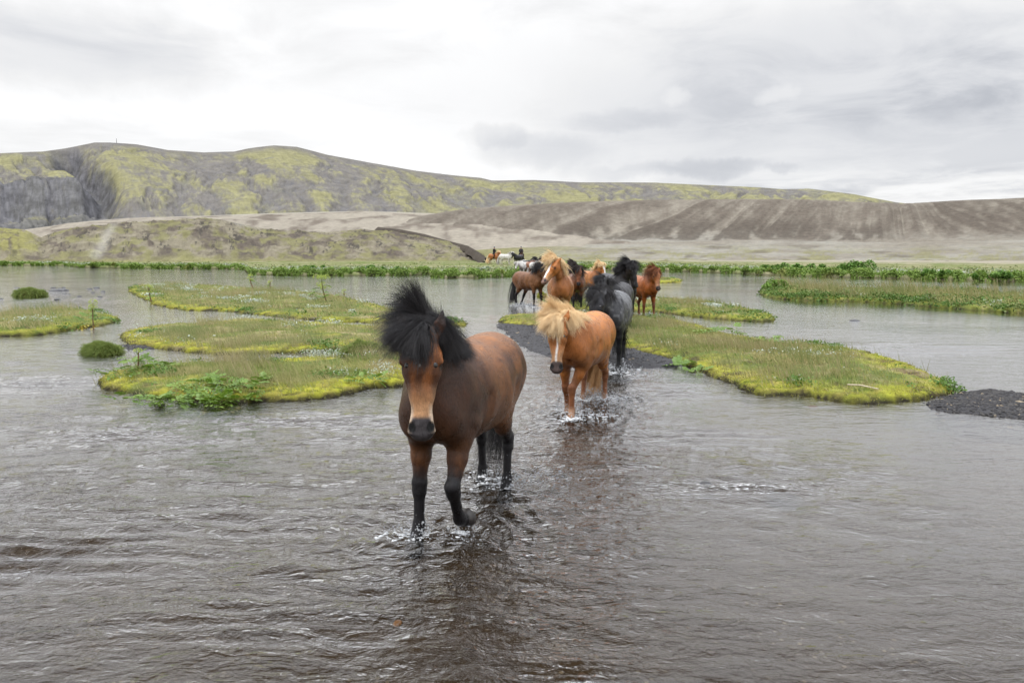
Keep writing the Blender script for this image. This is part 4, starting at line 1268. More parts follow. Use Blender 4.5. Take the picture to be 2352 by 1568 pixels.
# ------------------------------------------------------------------ river bed and water
def polar_sheet(rs, azf, name, hf, mat, kind='structure', extra=None):
    X = np.outer(rs, np.sin(azf)); Y = np.outer(rs, np.cos(azf))
    Z = hf(X, Y)
    V = np.stack([X, Y, Z], -1).reshape(-1, 3)
    nr, na = len(rs), len(azf)
    F = grid_faces(nr, na, True)
    V = np.vstack([V, [0, 0, float(np.mean(Z[0]))]])
    c = len(V) - 1
    F0 = np.array([(j, (j + 1) % na, c) for j in range(na)])
    # close the centre with thin quads
    o = mesh_np(name, V, np.vstack([F, np.column_stack([F0[:, 1], F0[:, 0], F0[:, 2], F0[:, 2]])]) if False else F, mat)
    props(o, kind=kind)
    return o, X, Y
azc = np.concatenate([np.linspace(-.72, .72, 430), np.linspace(.72, 2 * math.pi - .72, 90)[1:-1]])
rs = np.concatenate([[.02, .3, .6], np.geomspace(.9, 30, 200), np.geomspace(30, 5500, 40)[1:]])
def bed_h(X, Y):
    r_ = np.hypot(X, Y)
    return -.125 + .03 * fbm2(X * .7, Y * .7, 401, 4) * ss(60, 30, r_) + .012 * fbm2(X * 5, Y * 5, 403, 2) * ss(20, 8, r_) - .25 * ss(150, 400, r_)
polar_sheet(rs, azc, 'riverbed', bed_h, M['bed'])
LEGS = []          # (x, y, strength) where legs stir the water

# ------------------------------------------------------------------ the herd
G_NEAR = 'horses crossing the shallow river'
BAY = A(base=(.180, .072, .026), dark=(.060, .022, .009), dark_amt=.95, chest=(.036, .016, .009), chest_amt=.86, belly=(.17, .075, .028), head=(.26, .090, .026), ear=(.008, .006, .006), face_dark=(.030, .015, .010), muzzle_pale=(.56, .31, .155), muzzle_dark=(.065, .058, .060), ring=(.60, .45, .32), leg=(.008, .007, .008), star=((.165, -.004, .011), (.150, -.020, .007)), top=(.26, .105, .035), pf=(.30, .50), ph=(.10, .45))
FLAX = A(base=(.43, .150, .032), dark=(.30, .095, .022), dark_amt=.5, chest=(.26, .095, .032), chest_amt=.45, belly=(.33, .15, .06), head=(.38, .135, .034), muzzle_pale=(.44, .25, .13), muzzle_dark=(.07, .050, .045), blaze=(.009, .008, (.09, .50)), leg=(.19, .070, .028), sock=(.26, .15, .09), top=(.46, .18, .048), hoof_mat=M['hoof_pale'], eye_skin=(.10, .04, .02))
FLAX5 = dict(FLAX, blaze=(.030, .026, (.06, .52)), base=(.35, .140, .045), muzzle_dark=(.22, .13, .10))
FLAX8 = dict(FLAX, blaze=(.040, .030, (.03, .52)), base=(.40, .17, .06))
GREYH = A(base=(.085, .086, .090), dark=(.040, .040, .043), dark_amt=.8, chest=(.030, .030, .033), chest_amt=.6, head=(.016, .015, .017), leg=(.009, .009, .010), dapple=(.17, .17, .175), top=(.14, .142, .148), ear=(.03, .03, .032), pf=(.0, .2), ph=(.0, .2))
BLACK = A(base=(.022, .020, .022), dark=(.012, .011, .012), head=(.014, .012, .012), leg=(.008, .008, .008), top=(.032, .030, .034))
RED = A(base=(.33, .095, .022), dark=(.21, .068, .022), dark_amt=.5, chest=(.24, .075, .024), chest_amt=.4, head=(.31, .11, .036), muzzle_pale=(.36, .19, .11), muzzle_dark=(.06, .04, .035), leg=(.17, .062, .030), hoof_mat=M['hoof_pale'], eye_skin=(.08, .03, .02))
BAYR = A(base=(.175, .062, .024), dark=(.10, .036, .017), dark_amt=.5, head=(.17, .058, .024), ear=(.02, .012, .01), muzzle_dark=(.03, .024, .024), leg=(.010, .009, .010), pf=(.2, .45), ph=(.2, .5))
BAYD = dict(BAYR, base=(.10, .042, .020), head=(.05, .024, .014))
BAY6 = dict(BAYR, base=(.17, .072, .028), dark=(.11, .045, .020), head=(.13, .058, .026), muzzle_pale=(.20, .12, .07))
WHITE = A(base=(.58, .56, .52), dark=(.46, .44, .41), dark_amt=.4, head=(.60, .58, .54), muzzle_dark=(.20, .18, .17), leg=(.40, .38, .36), hoof_mat=M['hoof_pale'])
PINTO = dict(WHITE, patch=(1.9, .52, 4.0), patch_col=(.22, .085, .035))
PINTOB = dict(WHITE, patch=(2.1, .47, 9.0), patch_col=(.014, .012, .013))
blk, flx, rdh, brn, wht = M['hair_black'], M['hair_flax'], M['hair_red'], M['hair_brown'], M['hair_white']

hero, hero_i = make_horse(BAY, A(neck=37, head=79, head_yaw=19, neck_yaw=10, fat=1.0, legs=dict(fr=(10, 4, 34), fl=(27, -26, -66), hl=(40, -42, 6, 30), hr=(24, -52, -6, 20))),
    (-.348, 5.02), 16, 'bay horse with black mane and dark legs wading nearest the camera', G_NEAR, 1.02, .0085, z=-.12, hair_mats=(blk,), hair_r=.0006,
    mane=A(n=520, per=44, len=.225, lift=.75, theta=(12, 112), lee=.52, opp=(-172, -120), bend=.8, spread=.014, tpow=1.15, sag=.38, ahead=.05, wind=(-1, -.30, .0), nf=230, phi=(-10, 78), fore_len=.20, fore_up=.5, fore_lift=.5, nt=26, tail_len=.86, tail_swing=(.10, -.12)))
flax, flax_i = make_horse(FLAX, A(neck=19, head=75, head_yaw=12, neck_yaw=-6, legs=dict(fl=(24, -2, 25), fol=-.36, fr=(-12, -20, 10), hl=(34, -46, 4, 30), hr=(46, -36, 8, 30))),
    (.86, 8.48), 20, 'golden chestnut horse with windblown blond mane and thin white face stripe', G_NEAR, .935, .011, z=-.10, hair_mats=(flx, M['hair_flax_red']), hair_r=.0010,
    mane=A(n=240, per=42, len=.23, lift=.75, theta=(45, 130), lee=.50, sag=.35, ahead=.10, spread=.017, tpow=1.5, wind=(-1, -.35, 0), nf=150, phi=(0, 66), fore_len=.22, fore_up=.4, fore_lift=.5, nt=60, tail_len=.80, tail_swing=(.15, -.25)))
def H(coat, pose, loc, hd, label, sc, z, mats, group=G_NEAR, vox=.02, r=.004, n=70, **mk):
    m = A(n=n, per=14, nf=mk.pop('nf', 36), nt=34, spread=.020, len=.21, lift=.7, theta=(55, 140), lee=.6, sag=.5, tpow=1.3, phi=(0, 95), fore_len=.22, fore_up=.4, fore_lift=.5); m.update(mk)
    return make_horse(coat, pose, loc, hd, label, group, sc, vox, mane=m, z=z, hair_mats=mats, hair_r=r, detail=vox < .025)
H(GREYH, A(neck=16, head=62, neck_yaw=-16, head_yaw=-10, legs=dict(fl=(-6, -4, 24), fr=(14, 4, 30))), (1.66, 11.65), 13, 'dappled dark grey horse with lowered head behind the blond-maned chestnut', .98, -.06, (blk,), vox=.014, r=.0026, n=90, len=.22)
H(BLACK, A(neck=28, head=64, neck_yaw=-12, legs=dict(fl=(12, 4, 24), fr=(-8, -6, 24))), (2.27, 15.5), 20, 'black horse with tufted mane directly behind the dappled grey one', .97, -.05, (blk,), vox=.018, r=.003)
H(BLACK, A(neck=50, head=74, neck_yaw=14, head_yaw=26), (2.72, 18.9), -14, 'tall black horse with long heavy mane looking down to the right', 1.04, -.03, (blk,), vox=.018, r=.0035, n=110, len=.28)
H(BLACK, A(neck=44, head=70), (3.22, 20.4), -4, 'black horse mostly hidden between the long-maned black and the red horse', 1.0, -.05, (blk,), r=.004)
H(FLAX5, A(neck=50, head=52, neck_yaw=-14, head_yaw=-52, neck_len=.60, legs=dict(fl=(6, 2, 30), fr=(-4, -2, 30))), (1.22, 17.9), 4, 'large chestnut horse with broad white blaze looking to the left, head high', 1.08, -.06, (flx, flx), vox=.015, r=.0036, n=120, nf=80, len=.30, lift=.8, fore_up=.5)
H(BAY6, A(neck=40, head=70, neck_yaw=-12, head_yaw=-8, legs=dict(hl=(44, -30, -30, -20), fl=(14, 2, 28), fr=(4, 0, 28))), (.64, 25.5), -34, 'bay horse with black mane and tail stepping through open water on the left', 1.0, -.08, (blk,), len=.30)
H(BAYR, A(neck=38, head=74, legs=dict(fl=(-8, -8, 20), fr=(12, 2, 30))), (2.20, 24.2), 2, 'reddish bay horse with dark mane walking straight towards the camera', .98, -.06, (brn,), len=.34)
H(FLAX8, A(neck=48, head=68, head_yaw=10), (2.98, 27.4), -26, 'pale chestnut horse with wide white face standing behind the black horses', .98, -.06, (flx,), fore_len=.2)
H(RED, A(neck=38, head=70, head_yaw=2, legs=dict(fl=(12, 3, 28), fr=(-4, -3, 28))), (3.95, 21.4), -12, 'fiery red horse at the right end of the front group', .98, -.08, (rdh,), len=.28, r=.0036)
H(BAYD, A(neck=46, head=72), (2.28, 29.5), -12, 'dark bay horse of which little more than the ears show', 1.0, -.06, (brn,), r=.005)
G_FAR = 'horses in the rear of the herd'
H(PINTO, A(neck=5, head=60, neck_yaw=-20), (1.02, 59), 28, 'white and brown pinto horse behind the left bay, its back to the bank', .98, -.05, (wht,), G_FAR, .03, .009, 30)
H(dict(PINTO, patch=(1.7, .50, 17.0)), A(neck=8, head=60, neck_yaw=10), (1.80, 57), -25, 'white pinto horse with brown side patch beside the other pinto', .98, -.05, (wht,), G_FAR, .03, .009, 30)
H(PINTOB, A(neck=42, head=60), (1.62, 70), -50, 'black and white pinto horse whose head rises behind the white pintos', 1.0, -.02, (blk,), G_FAR, .03, .010, 30)
H(BAYD, A(neck=40, head=60), (2.35, 69), -40, 'dark brown horse with raised head right of the black and white pinto', 1.0, -.02, (brn,), G_FAR, .03, .010, 30)
def ph(x, y): 
    return float(plain_h(np.array([x]), np.array([y]), np.array([y]) * 0 + math.hypot(x, y) - shore_r(np.array([math.atan2(x, y)])))[0])
H(BLACK, A(neck=30, head=60), (.72, 84), 38, 'black horse on the far bank below the dark-clothed rider', .98, ph(.72, 84), (blk,), G_FAR, .03, .011, 30)
H(WHITE, A(neck=36, head=60, legs=dict(hl=(44, -34, -4, 20))), (-.75, 87), -66, 'white horse walking along the far bank towards the ford', .98, ph(-.75, 87), (wht,), G_FAR, .03, .011, 30)

def saddle(parent):
    V, F = surface([Prim((.16, 0, 1.30), (-.20, 0, 1.29), (.17, .05), (.20, .05), k=.03), Prim((.0, .20, 1.22), (.0, .26, .95), (.02, .14), (.02, .10), lat=(0, 1, 0), k=.04), Prim((.0, -.20, 1.22), (.0, -.26, .95), (.02, .14), (.02, .10), k=.04)], .035)
    return mesh_np('saddle', V, F, M['tack'], parent)
M['tack'] = mat_plain('dark_leather', (.02, .013, .010), .5)
M['cloth'] = mat_vcol('riding_clothes', .9, 30, .25, 0, 40, 0, .2)
M['helmet'] = mat_plain('blue_helmet', (.020, .045, .080), .35, .5)
def rider(h, label, lean=0.0, jacket=(.012, .014, .020)):
    P = []
    T = lambda a, b, ra, rb, tag, k=.04: P.append(Prim(a, b, ra, rb, tag=tag, k=k))
    T((-.02, 0, 1.36), (-.02 + lean * .4, 0, 1.55), (.165, .125), (.150, .11), 'legs', .06)
    T((-.02 + lean * .4, 0, 1.55), (lean, 0, 1.83), (.150, .105), (.200, .115), 'top', .06)
    T((lean, 0, 1.86), (lean + .02, 0, 1.94), (.06, .06), (.055, .055), 'skin')
    T((lean + .03, 0, 2.00), (lean + .03, 0, 2.09), (.070, .085), (.078, .095), 'skin')
    T((lean + .115, 0, 2.01), (lean + .125, 0, 2.00), (.014, .018), (.012, .014), 'skin', .02)
    for s in (1, -1):
        T((lean, .19 * s, 1.80), (.06 + lean, .25 * s, 1.56), (.065, .065), (.050, .052), 'top')
        T((.06 + lean, .25 * s, 1.56), (.30, .09 * s, 1.49), (.048, .050), (.036, .036), 'top')
        T((.31, .08 * s, 1.49), (.36, .06 * s, 1.48), (.032, .040), (.028, .034), 'skin', .02)
        T((.0, .13 * s, 1.38), (.26, .30 * s, 1.16), (.095, .105), (.068, .072), 'legs')
        T((.26, .30 * s, 1.16), (.14, .32 * s, .80), (.062, .066), (.044, .050), 'legs')
        T((.10, .32 * s, .75), (.27, .33 * s, .74), (.042, .038), (.040, .030), 'boot')
    V, F = surface(P, .022)
    tw = tag_weights(P, V, ('legs', 'top', 'skin', 'boot'))
    C = sum(tw[t][0][:, None] * np.array(c) for t, c in (('legs', (.014, .015, .019)), ('top', jacket), ('skin', (.42, .26, .19)), ('boot', (.010, .009, .009))))
    e = empty('person', h.location, h.rotation_euler.z, h.scale[0])
    props(e, label, 'person', 'riders behind the herd')
    mesh_np('body', V, F, M['cloth'], e, C)
    V, F = surface([Prim((lean + .02, 0, 2.085), (lean + .035, 0, 2.12), (.098, .118), (.090, .105), k=.03), Prim((lean + .10, 0, 2.075), (lean + .16, 0, 2.065), (.06, .010), (.05, .008), k=.03), Prim((lean, 0, 1.95), (lean, 0, 2.0), (.12, .14), (.12, .14), k=.02, sub=True)], .022)
    mesh_np('riding_helmet', V, F, M['helmet'], e)
    return e
h1, _ = H(dict(FLAX, base=(.34, .14, .05)), A(neck=46, head=58), (-2.25, 90.5), -52, 'chestnut horse with pale mane carrying the left rider', 1.0, ph(-2.25, 90.5), (flx,), G_FAR, .03, .011, 40)
saddle(h1); rider(h1, 'rider in black with blue helmet on the chestnut horse, left of the two')
h2, _ = H(BAYD, A(neck=58, head=62), (1.16, 92), -8, 'dark brown horse carrying the right rider behind the herd', 1.02, ph(1.16, 92), (brn,), G_FAR, .03, .011, 40)
saddle(h2); rider(h2, 'rider in dark navy on the dark brown horse, right of the two', jacket=(.016, .020, .036))

# where legs meet the water
def leg_points(e, info, depth=-.02):
    mw = Matrix.LocRotScale(e.location, e.rotation_euler.to_quaternion(), e.scale)
    out = []
    for co, pd, pa in info['hoofs']:
        p = mw @ Vector(co)
        out.append((p.x, p.y, p.z))
    return out
for e, i, s in ((hero, hero_i, 1.0), (flax, flax_i, 1.4)):
    for (x, y, z) in leg_points(e, i): LEGS.append((x, y, s * (.8 if z > .1 else 1)))
LEGS += [(1.6, 11.0, 1.2), (1.75, 11.2, 1.2), (1.7, 12.2, 1.0)]

# ------------------------------------------------------------------ water
def chop_map(X, Y):
    """0 calm .. 1 riffles"""
    c = .50 + .75 * fbm2(X * .22, Y * .30, 411, 3)
    c = c + .05 + .35 * ss(1.5, -1.5, X) * ss(2, 5, Y) - .30 * ss(1.5, 4.0, X) * ss(14, 9, Y)
    c = c - .3 * ss(2.5, 5, X) * ss(30, 12, Y)
    # the disturbed lane the herd has walked
    lane = np.exp(-((X - (.05 + .17 * (Y - 4))) / .75) ** 2) * ss(14, 9, Y) * ss(2.2, 3.5, Y)
    return np.clip(c + .75 * lane, .30, 1.4), lane
RIFFLES = [(100, 880, .030, .9, .55), (250, 1000, .022, .7, .35), (40, 1270, .035, .8, .38), (520, 1190, .014, 1.0, .4), (1700, 1120, .020, .55, .14), (1600, 1000, .016, .7, .4), (620, 1420, .012, .6, .3), (1500, 900, .02, .8, .5), (1330, 1545, .016, .18, .10), (700, 965, .018, 1.2, .35), (2100, 800, .02, 1.6, .8), (120, 690, .04, 3.0, 1.6)]
def water_h(X, Y):
    c, lane = chop_map(X, Y)
    r_ = np.hypot(X, Y)
    fade = np.clip(7.5 / r_.clip(1), 0, 1) ** 1.1 * ss(45, 20, r_)
    # waves of a shallow current: crests lie mostly across the view
    wx = X + .25 * fbm2(X * .9, Y * .9, 421, 2); wy = Y + .2 * fbm2(X * .9, Y * .9, 423, 2)
    h = .015 * fbm2(wx * 1.3 + .3 * wy, wy * 3.0, 425, 2)
    near = ss(16, 6, r_)
    h = h + .0075 * gn2(wx * 2.6 + wy * .8, wy * 5.0, 427) * near
    h = h + .0034 * gn2(wx * 7 + wy * 2, wy * 11.0, 429) * near
    h = h * (c * 1.4) * fade
    # riffles over hidden stones
    for (px_, py_, a_, sx_, sy_) in RIFFLES:
        g0 = ground_pt(px_, py_)
        q = np.exp(-((X - g0[0]) / sx_) ** 2 - ((Y - g0[1]) / sy_) ** 2)
        h = h + a_ * q * (.7 * np.sin((Y - g0[1]) * 2 * math.pi / (sy_ * .55) + .8 * fbm2(X * 1.5, Y * 1.5, 441, 2) * 3) + .6 * gn2(X * 5, Y * 9, 443))
    # broken water round the legs
    h = h + lane * near * (.010 * gn2(X * 9, Y * 10, 431) + .006 * gn2(X * 17, Y * 17, 433))
    for (lx, ly, s) in LEGS:
        d = np.hypot(X - lx, Y - ly)
        m = d < 1.6
        if not m.any(): continue
        dm = d[m]
        ring = np.sin(dm * 2 * math.pi / .15 + 1.2 * np.sin(3 * np.arctan2(Y[m] - ly, X[m] - lx))) * np.exp(-dm / .38) * np.exp(-(.07 / (dm + .02)) ** 2)
        h[m] += s * (.016 * ring + .010 * np.exp(-((dm - .10) / .05) ** 2) * (1 + gn2(X[m] * 22, Y[m] * 22, 435)))
    return h
rs = np.concatenate([[.02, .35, .7], np.geomspace(1.1, 22, 640), np.geomspace(22, 420, 110)[1:]])
azw = np.concatenate([np.linspace(-.70, .70, 520), np.linspace(.70, 2 * math.pi - .70, 80)[1:-1]])
wo, X, Y = polar_sheet(rs, azw, 'water', water_h, M['water'])
ch, _ = chop_map(X, Y)
at = wo.data.attributes.new('chop', 'FLOAT', 'POINT')
cv = np.zeros(len(wo.data.vertices), np.float32); cv[:ch.size] = (np.clip(ch, 0, 1) * np.clip(6.5 / np.hypot(X, Y).clip(1), .20, 1) ** .95).ravel()
at.data.foreach_set('value', cv)

# ------------------------------------------------------------------ splashes
M['foam'] = mat_plain('foam', (.72, .73, .74), .25, .5, 60, .1)
def drops_material():
    m, n = new_mat('water_drops')
    p = n.add('ShaderNodeBsdfPrincipled', Base_Color=(.80, .82, .84, 1), Roughness=.08)
    p.inputs['Transmission Weight'].default_value = .55; p.inputs['IOR'].default_value = 1.33
    n.add('ShaderNodeOutputMaterial', Surface=p.outputs[0]); return m
M['drops'] = drops_material()
ICO_V = np.array([(0, 0, 1), (.894, 0, .447), (.276, .851, .447), (-.724, .526, .447), (-.724, -.526, .447), (.276, -.851, .447), (.724, .526, -.447), (-.276, .851, -.447), (-.894, 0, -.447), (-.276, -.851, -.447), (.724, -.526, -.447), (0, 0, -1)])
ICO_F = np.array([(0, 1, 2), (0, 2, 3), (0, 3, 4), (0, 4, 5), (0, 5, 1), (1, 6, 2), (2, 7, 3), (3, 8, 4), (4, 9, 5), (5, 10, 1), (6, 7, 2), (7, 8, 3), (8, 9, 4), (9, 10, 5), (10, 6, 1), (6, 11, 7), (7, 11, 8), (8, 11, 9), (9, 11, 10), (10, 11, 6)])
def balls(name, C0, rad, mat, r, sq=(1, 1, 1), jitter=.12):
    n = len(C0)
    V = ICO_V[None] * (1 + r.normal(0, jitter, (n, 12, 1))) * (rad[:, None, None]) * (np.array(sq) * r.uniform(.7, 1.4, (n, 1, 3))) + C0[:, None]
    F = (ICO_F[None] + 12 * np.arange(n)[:, None, None]).reshape(-1, 3)
    return props(mesh_np(name, V.reshape(-1, 3), F, mat), kind='stuff')
def splash(x, y, rad, n, hgt, seed, size=.0035, bias=(0, 0)):
    r = np.random.default_rng(seed)
    a = r.uniform(0, 6.28, n); q = rad * (.18 + r.gamma(1.6, .32, n))
    # droplets thrown up and outwards on arcs
    z = hgt * np.abs(r.normal(0, .55, n)) * np.clip(1.5 - q / rad, .08, 1.3)
    P0 = np.column_stack([x + np.cos(a) * q + bias[0] * z, y + np.sin(a) * q * .9 + bias[1] * z, .004 + z])
    balls('splash_drops', P0, size * r.gamma(2.2, .42, n).clip(.3, 2.6), M['drops'], r, (1, 1, 1.1))
def foam(x, y, rx, ry, n, seed, size=.006, ring=0.0):
    r = np.random.default_rng(seed)
    a = r.uniform(0, 6.28, n)
    q = np.abs(r.normal(0, .5, n)) if not ring else 1 + r.normal(0, ring, n)
    px, py = x + np.cos(a) * q * rx, y + np.sin(a) * q * ry
    k = fbm2(px * 16, py * 16, seed, 3) + .12 * r.normal(0, 1, n) > .02
    px, py = px[k], py[k]
    z = water_h(px[:, None], py[:, None])[:, 0] + r.uniform(.0, .008, len(px))
    balls('foam', np.column_stack([px, py, z]), size * r.gamma(2.0, .45, len(px)).clip(.3, 2.2), M['foam'], r, (1.3, 1.1, .45), .2)
hp = leg_points(hero, hero_i)      # left fore, left hind, right fore, right hind
fp = leg_points(flax, flax_i)
splash(hp[2][0], hp[2][1], .17, 420, .09, 1, .0030)
foam(hp[2][0] - .15, hp[2][1] - .03, .10, .06, 240, 2, .0055, .12)
foam(hp[2][0], hp[2][1], .085, .085, 150, 3, .0045, .12)
splash(hp[0][0], hp[0][1] - .05, .12, 200, .07, 4, .0030)
foam(hp[0][0], hp[0][1] - .05, .06, .05, 150, 5, .005)
splash(hp[1][0], hp[1][1], .24, 420, .10, 6, .0034)
foam(hp[1][0] - .10, hp[1][1] + .05, .16, .16, 420, 7, .006)
splash(hp[3][0] + .1, hp[3][1], .20, 160, .06, 8, .0032)
foam(hp[3][0], hp[3][1], .12, .14, 240, 9, .006)
splash(hp[1][0] + .35, hp[1][1] + .15, .30, 260, .05, 10, .0032)
for k, p in enumerate(fp):
    splash(p[0], p[1], .30, 420, .14, 20 + k, .0034)
    foam(p[0], p[1] - .04, .17, .15, 620, 30 + k, .0062)
foam(fp[0][0] - .02, fp[0][1] - .10, .16, .07, 900, 40, .0072)
foam(fp[0][0] + .25, fp[0][1] + .1, .30, .22, 700, 41, .006)
splash((fp[1][0] + fp[0][0]) / 2 + .25, 8.8, .45, 700, .10, 42, .0034)
foam((fp[1][0] + fp[0][0]) / 2 + .35, 9.0, .45, .30, 900, 43, .006)
for k, (x, y) in enumerate(((1.6, 11.0), (1.75, 11.4), (.95, 24.9), (.55, 25.6), (.30, 25.8), (1.3, 26), (3.6, 21.1), (4.1, 21.3), (2.6, 19.5))):
    splash(x, y, .25 + .006 * y, 160, .10, 50 + k, .0004 * y + .002)
    foam(x, y, .18 + .008 * y, .2, 160, 60 + k, .0007 * y + .003)

# ------------------------------------------------------------------ stones, tussocks, plants
def make_rock(seed, flat=.5):
    r = np.random.default_rng(seed)
    P = [Prim(r.normal(0, .22, 3) * (1, 1, .3), r.normal(0, .22, 3) * (1, 1, .3), (.5, .45 * flat * 1.6), (.42, .4 * flat * 1.6), lat=(r.normal(), r.normal(), .1), k=.2) for _ in range(3)]
    V, F = surface(P, .11)
    V = V * (1 + .12 * (fb3(V * 3.3, seed, 3) - .5)[:, None] * 2)
    V[:, 2] *= flat * 1.3
    return V, F
rock_meshes = []
for s in range(4):
    V, F = make_rock(40 + s); o = mesh_np('rock', V, F, M['rock']); rock_meshes.append(o.data); bpy.data.objects.remove(o)
M['amber'] = mat_plain('amber_stone', (.42, .22, .07), .35, .5, 20, .4, .01)
M['brown_rock'] = mat_plain('brown_rock', (.10, .060, .035), .45, .5, 14, .5, .01)
def rock(x, y, w_px, label, group, k=0, z=-.01, mat=None, hf=1.0, rz=0.0):
    g = ground_pt(x, y); D = g[1]; w_ = w_px * 1.5 * K / FPX * D
    me = rock_meshes[k % 4]
    if mat: me = me.copy(); me.materials.clear(); me.materials.append(mat)
    o = bpy.data.objects.new('rock', me); COL.objects.link(o)
    o.location = (g[0], g[1], z); o.scale = (w_, w_ * .7, w_ * .7 * hf); o.rotation_euler = (0, 0, k * 1.3 + rz)
    props(o, label, 'rock', group)
GR = 'small dark rocks in the river at the left'
cr = lambda a, b: (a * .2441, 574.2 + b * .2441)
for k, (a, b, w_, lab) in enumerate([(845,362,7,'dark rock left of the paired rounded rock in the left channel'), (906,352,9,'rounded dark rock, largest of those in the left channel'), (965,388,8,'low dark rock below the largest one in the left channel'), (868,395,6,None), (745,432,8,'small dark rock farthest down the left channel'), (395,409,7,None), (375,386,6,None), (937,436,7,None), (500,352,7,None), (560,358,6,None), (595,350,6,None), (655,412,5,None), (605,410,6,None), (150,349,5,None), (180,354,5,None), (550,462,9,None), (10,455,8,None), (530,382,16,'long flat dark rock awash in the left channel'), (620,378,14,'second flat rock awash next to the long one')]):
    x, y = cr(a, b)
    rock(x, y, w_, lab or 'small dark rock barely breaking the riffle at the upper left', GR, k)
rock(1965, 736, 15, 'single dark rock alone in the wide calm channel at right', 'stones in the right channel', 2, hf=.7)
rock(912, 1414, 15, 'small amber stone on the river bed in front of the bay horse', None, 1, z=-.035, mat=M['amber'])
rock(1337, 1540, 20, 'brown stone breaking the water at the bottom edge', None, 3, z=-.03, mat=M['brown_rock'])
rock(1868, 932, 14, 'little brown stone off the mossy shore of the big right islet', 'stones in the right channel', 0, mat=M['brown_rock'])
rock(1618, 1106, 24, 'dark weedy stone ruffling the smooth water at right', None, 1, z=-.015, mat=M['rock'], hf=.6)
rock(1805, 1132, 60, 'long dark stone just awash right of the weedy one', None, 2, z=-.045, mat=M['rock'], hf=.12)
rock(2150, 948, 8, 'orange-brown pebble at the edge of the dark gravel spit', 'stones in the right channel', 1, mat=M['brown_rock'])

def tussock(x0, x1, yb, hpx, label, seed, mound=None, nb=2600, length=.13, green=True):
    g = ground_pt((x0 + x1) / 2, yb - 3); D = g[1]; w_ = (x1 - x0) * K / FPX * D / 2; h = hpx * K / FPX * D
    e = empty('tussock', (g[0], g[1] + w_ * .5, -.02 if mound is None else mound))
    props(e, label, 'tussock', 'rounded grass hummocks')
    th = np.linspace(0.05, 1.62, 14); ph_ = np.linspace(0, 2 * math.pi, 30, endpoint=False)
    r = np.random.default_rng(seed)
    T_, P_ = np.meshgrid(th, ph_, indexing='ij')
    rr_ = 1 + .14 * np.sin(P_ * 2 + seed) + .08 * np.sin(P_ * 5 + seed * 2) + .05 * np.sin(P_ * 9 + T_ * 4)
    V = np.stack([w_ * .93 * np.sin(T_) * np.cos(P_) * rr_, w_ * .6 * np.sin(T_) * np.sin(P_) * rr_, (h - length * .35) * np.cos(T_) ** .8 if False else (h - length * .35) * np.sign(np.cos(T_)) * np.abs(np.cos(T_)) ** .7], -1).reshape(-1, 3)
    V[:, 2] += h * .35 * fbm2(V[:, 0] * 2.2 / w_, V[:, 1] * 2.2 / w_, seed)
    C = lerp3((.07, .085, .02), (.13, .13, .045), r.uniform(0, 1, len(V)))
    mesh_np('mound', V, grid_faces(14, 30, True)[:, ::-1], M['turf'], e, C)
    i = r.integers(0, len(V), nb)
    root = V[i] * (1 + r.normal(0, .02, (nb, 1))); nr = root / np.array([w_ ** 2, (w_ * .6) ** 2, h ** 2]); nr /= np.linalg.norm(nr, axis=1)[:, None]
    d = nr + np.array([-.15, 0, .35]) + r.normal(0, .55, (nb, 3)); d /= np.linalg.norm(d, axis=1)[:, None]
    t = np.linspace(0, 1, 4)[None, :, None]; L = length * r.uniform(.4, 1.6, (nb, 1, 1))
    P0 = root[:, None] + L * d[:, None] * t + L * t * t * np.array([-.15, 0, -.45])
    curves_np('grass_blades', P0, np.linspace(1, .3, 4) * max(.002, D / FPX * .22), M['tussock_grass'] if green else M['moss_fuzz'], e)
    return e
tussock(182, 270, 817, 26, 'low rounded green tussock standing in water beside the left gravel patch', 11, nb=5200, length=.11)
tussock(27, 92, 684, 19, 'small dome of grass alone in the river at far left', 12, nb=2600, length=.16)
tussock(783, 880, 836, 32, 'brown-green mossy hummock on the near left islet close to the bay horse', 13, mound=.10, nb=4200, length=.07)
tussock(1236, 1254, 684, 11, 'tiny bright moss clump in the water behind the blond-maned horse', 14, nb=900, length=.06, green=False)

# angelica: one leaf shape, shared
def leaf_shape():
    V = []; F = []
    def leaflet(o, d, L, w_):
        d = np.array(d) / np.linalg.norm(d); s = np.cross(d, (0, 0, 1)); b = len(V)
        for t, ww in ((0, .05), (.3, .9), (.65, .8), (1, 0)):
            c = np.array(o) + d * L * t + np.array((0, 0, -.18 * L * t * t))
            V.append(c + s * w_ * ww * .5 + np.array((0, 0, w_ * .12 * ww))); V.append(c - np.array((0, 0, 0))); V.append(c - s * w_ * ww * .5 + np.array((0, 0, w_ * .12 * ww)))
        for i in range(3):
            for j in (0, 1): F.append((b + i * 3 + j, b + i * 3 + j + 1, b + i * 3 + j + 4, b + i * 3 + j + 3))
    bend = lambda x: .30 * x - .55 * x * x
    for x in (.42, .68, .90):
        for s in (1, -1): leaflet((x, 0, bend(x)), (.55, s, -.05), .36 * (1.15 - .4 * x), .20)
    leaflet((.98, 0, bend(.98)), (1, 0, -.25), .34, .24)
    n = 6
    for s in (-.012, .012):
        pass
    b = len(V)
    for i in range(n):
        x = i / (n - 1); V.append(np.array((x, .012, bend(x)))); V.append(np.array((x, -.012, bend(x)))); V.append(np.array((x, 0, bend(x) - .018)))
    for i in range(n - 1):
        a = b + 3 * i
        for p, q in ((0, 1), (1, 2), (2, 0)): F.append((a + p, a + q, a + q + 3, a + p + 3))
    return np.array(V), np.array(F)
LV, LF = leaf_shape()
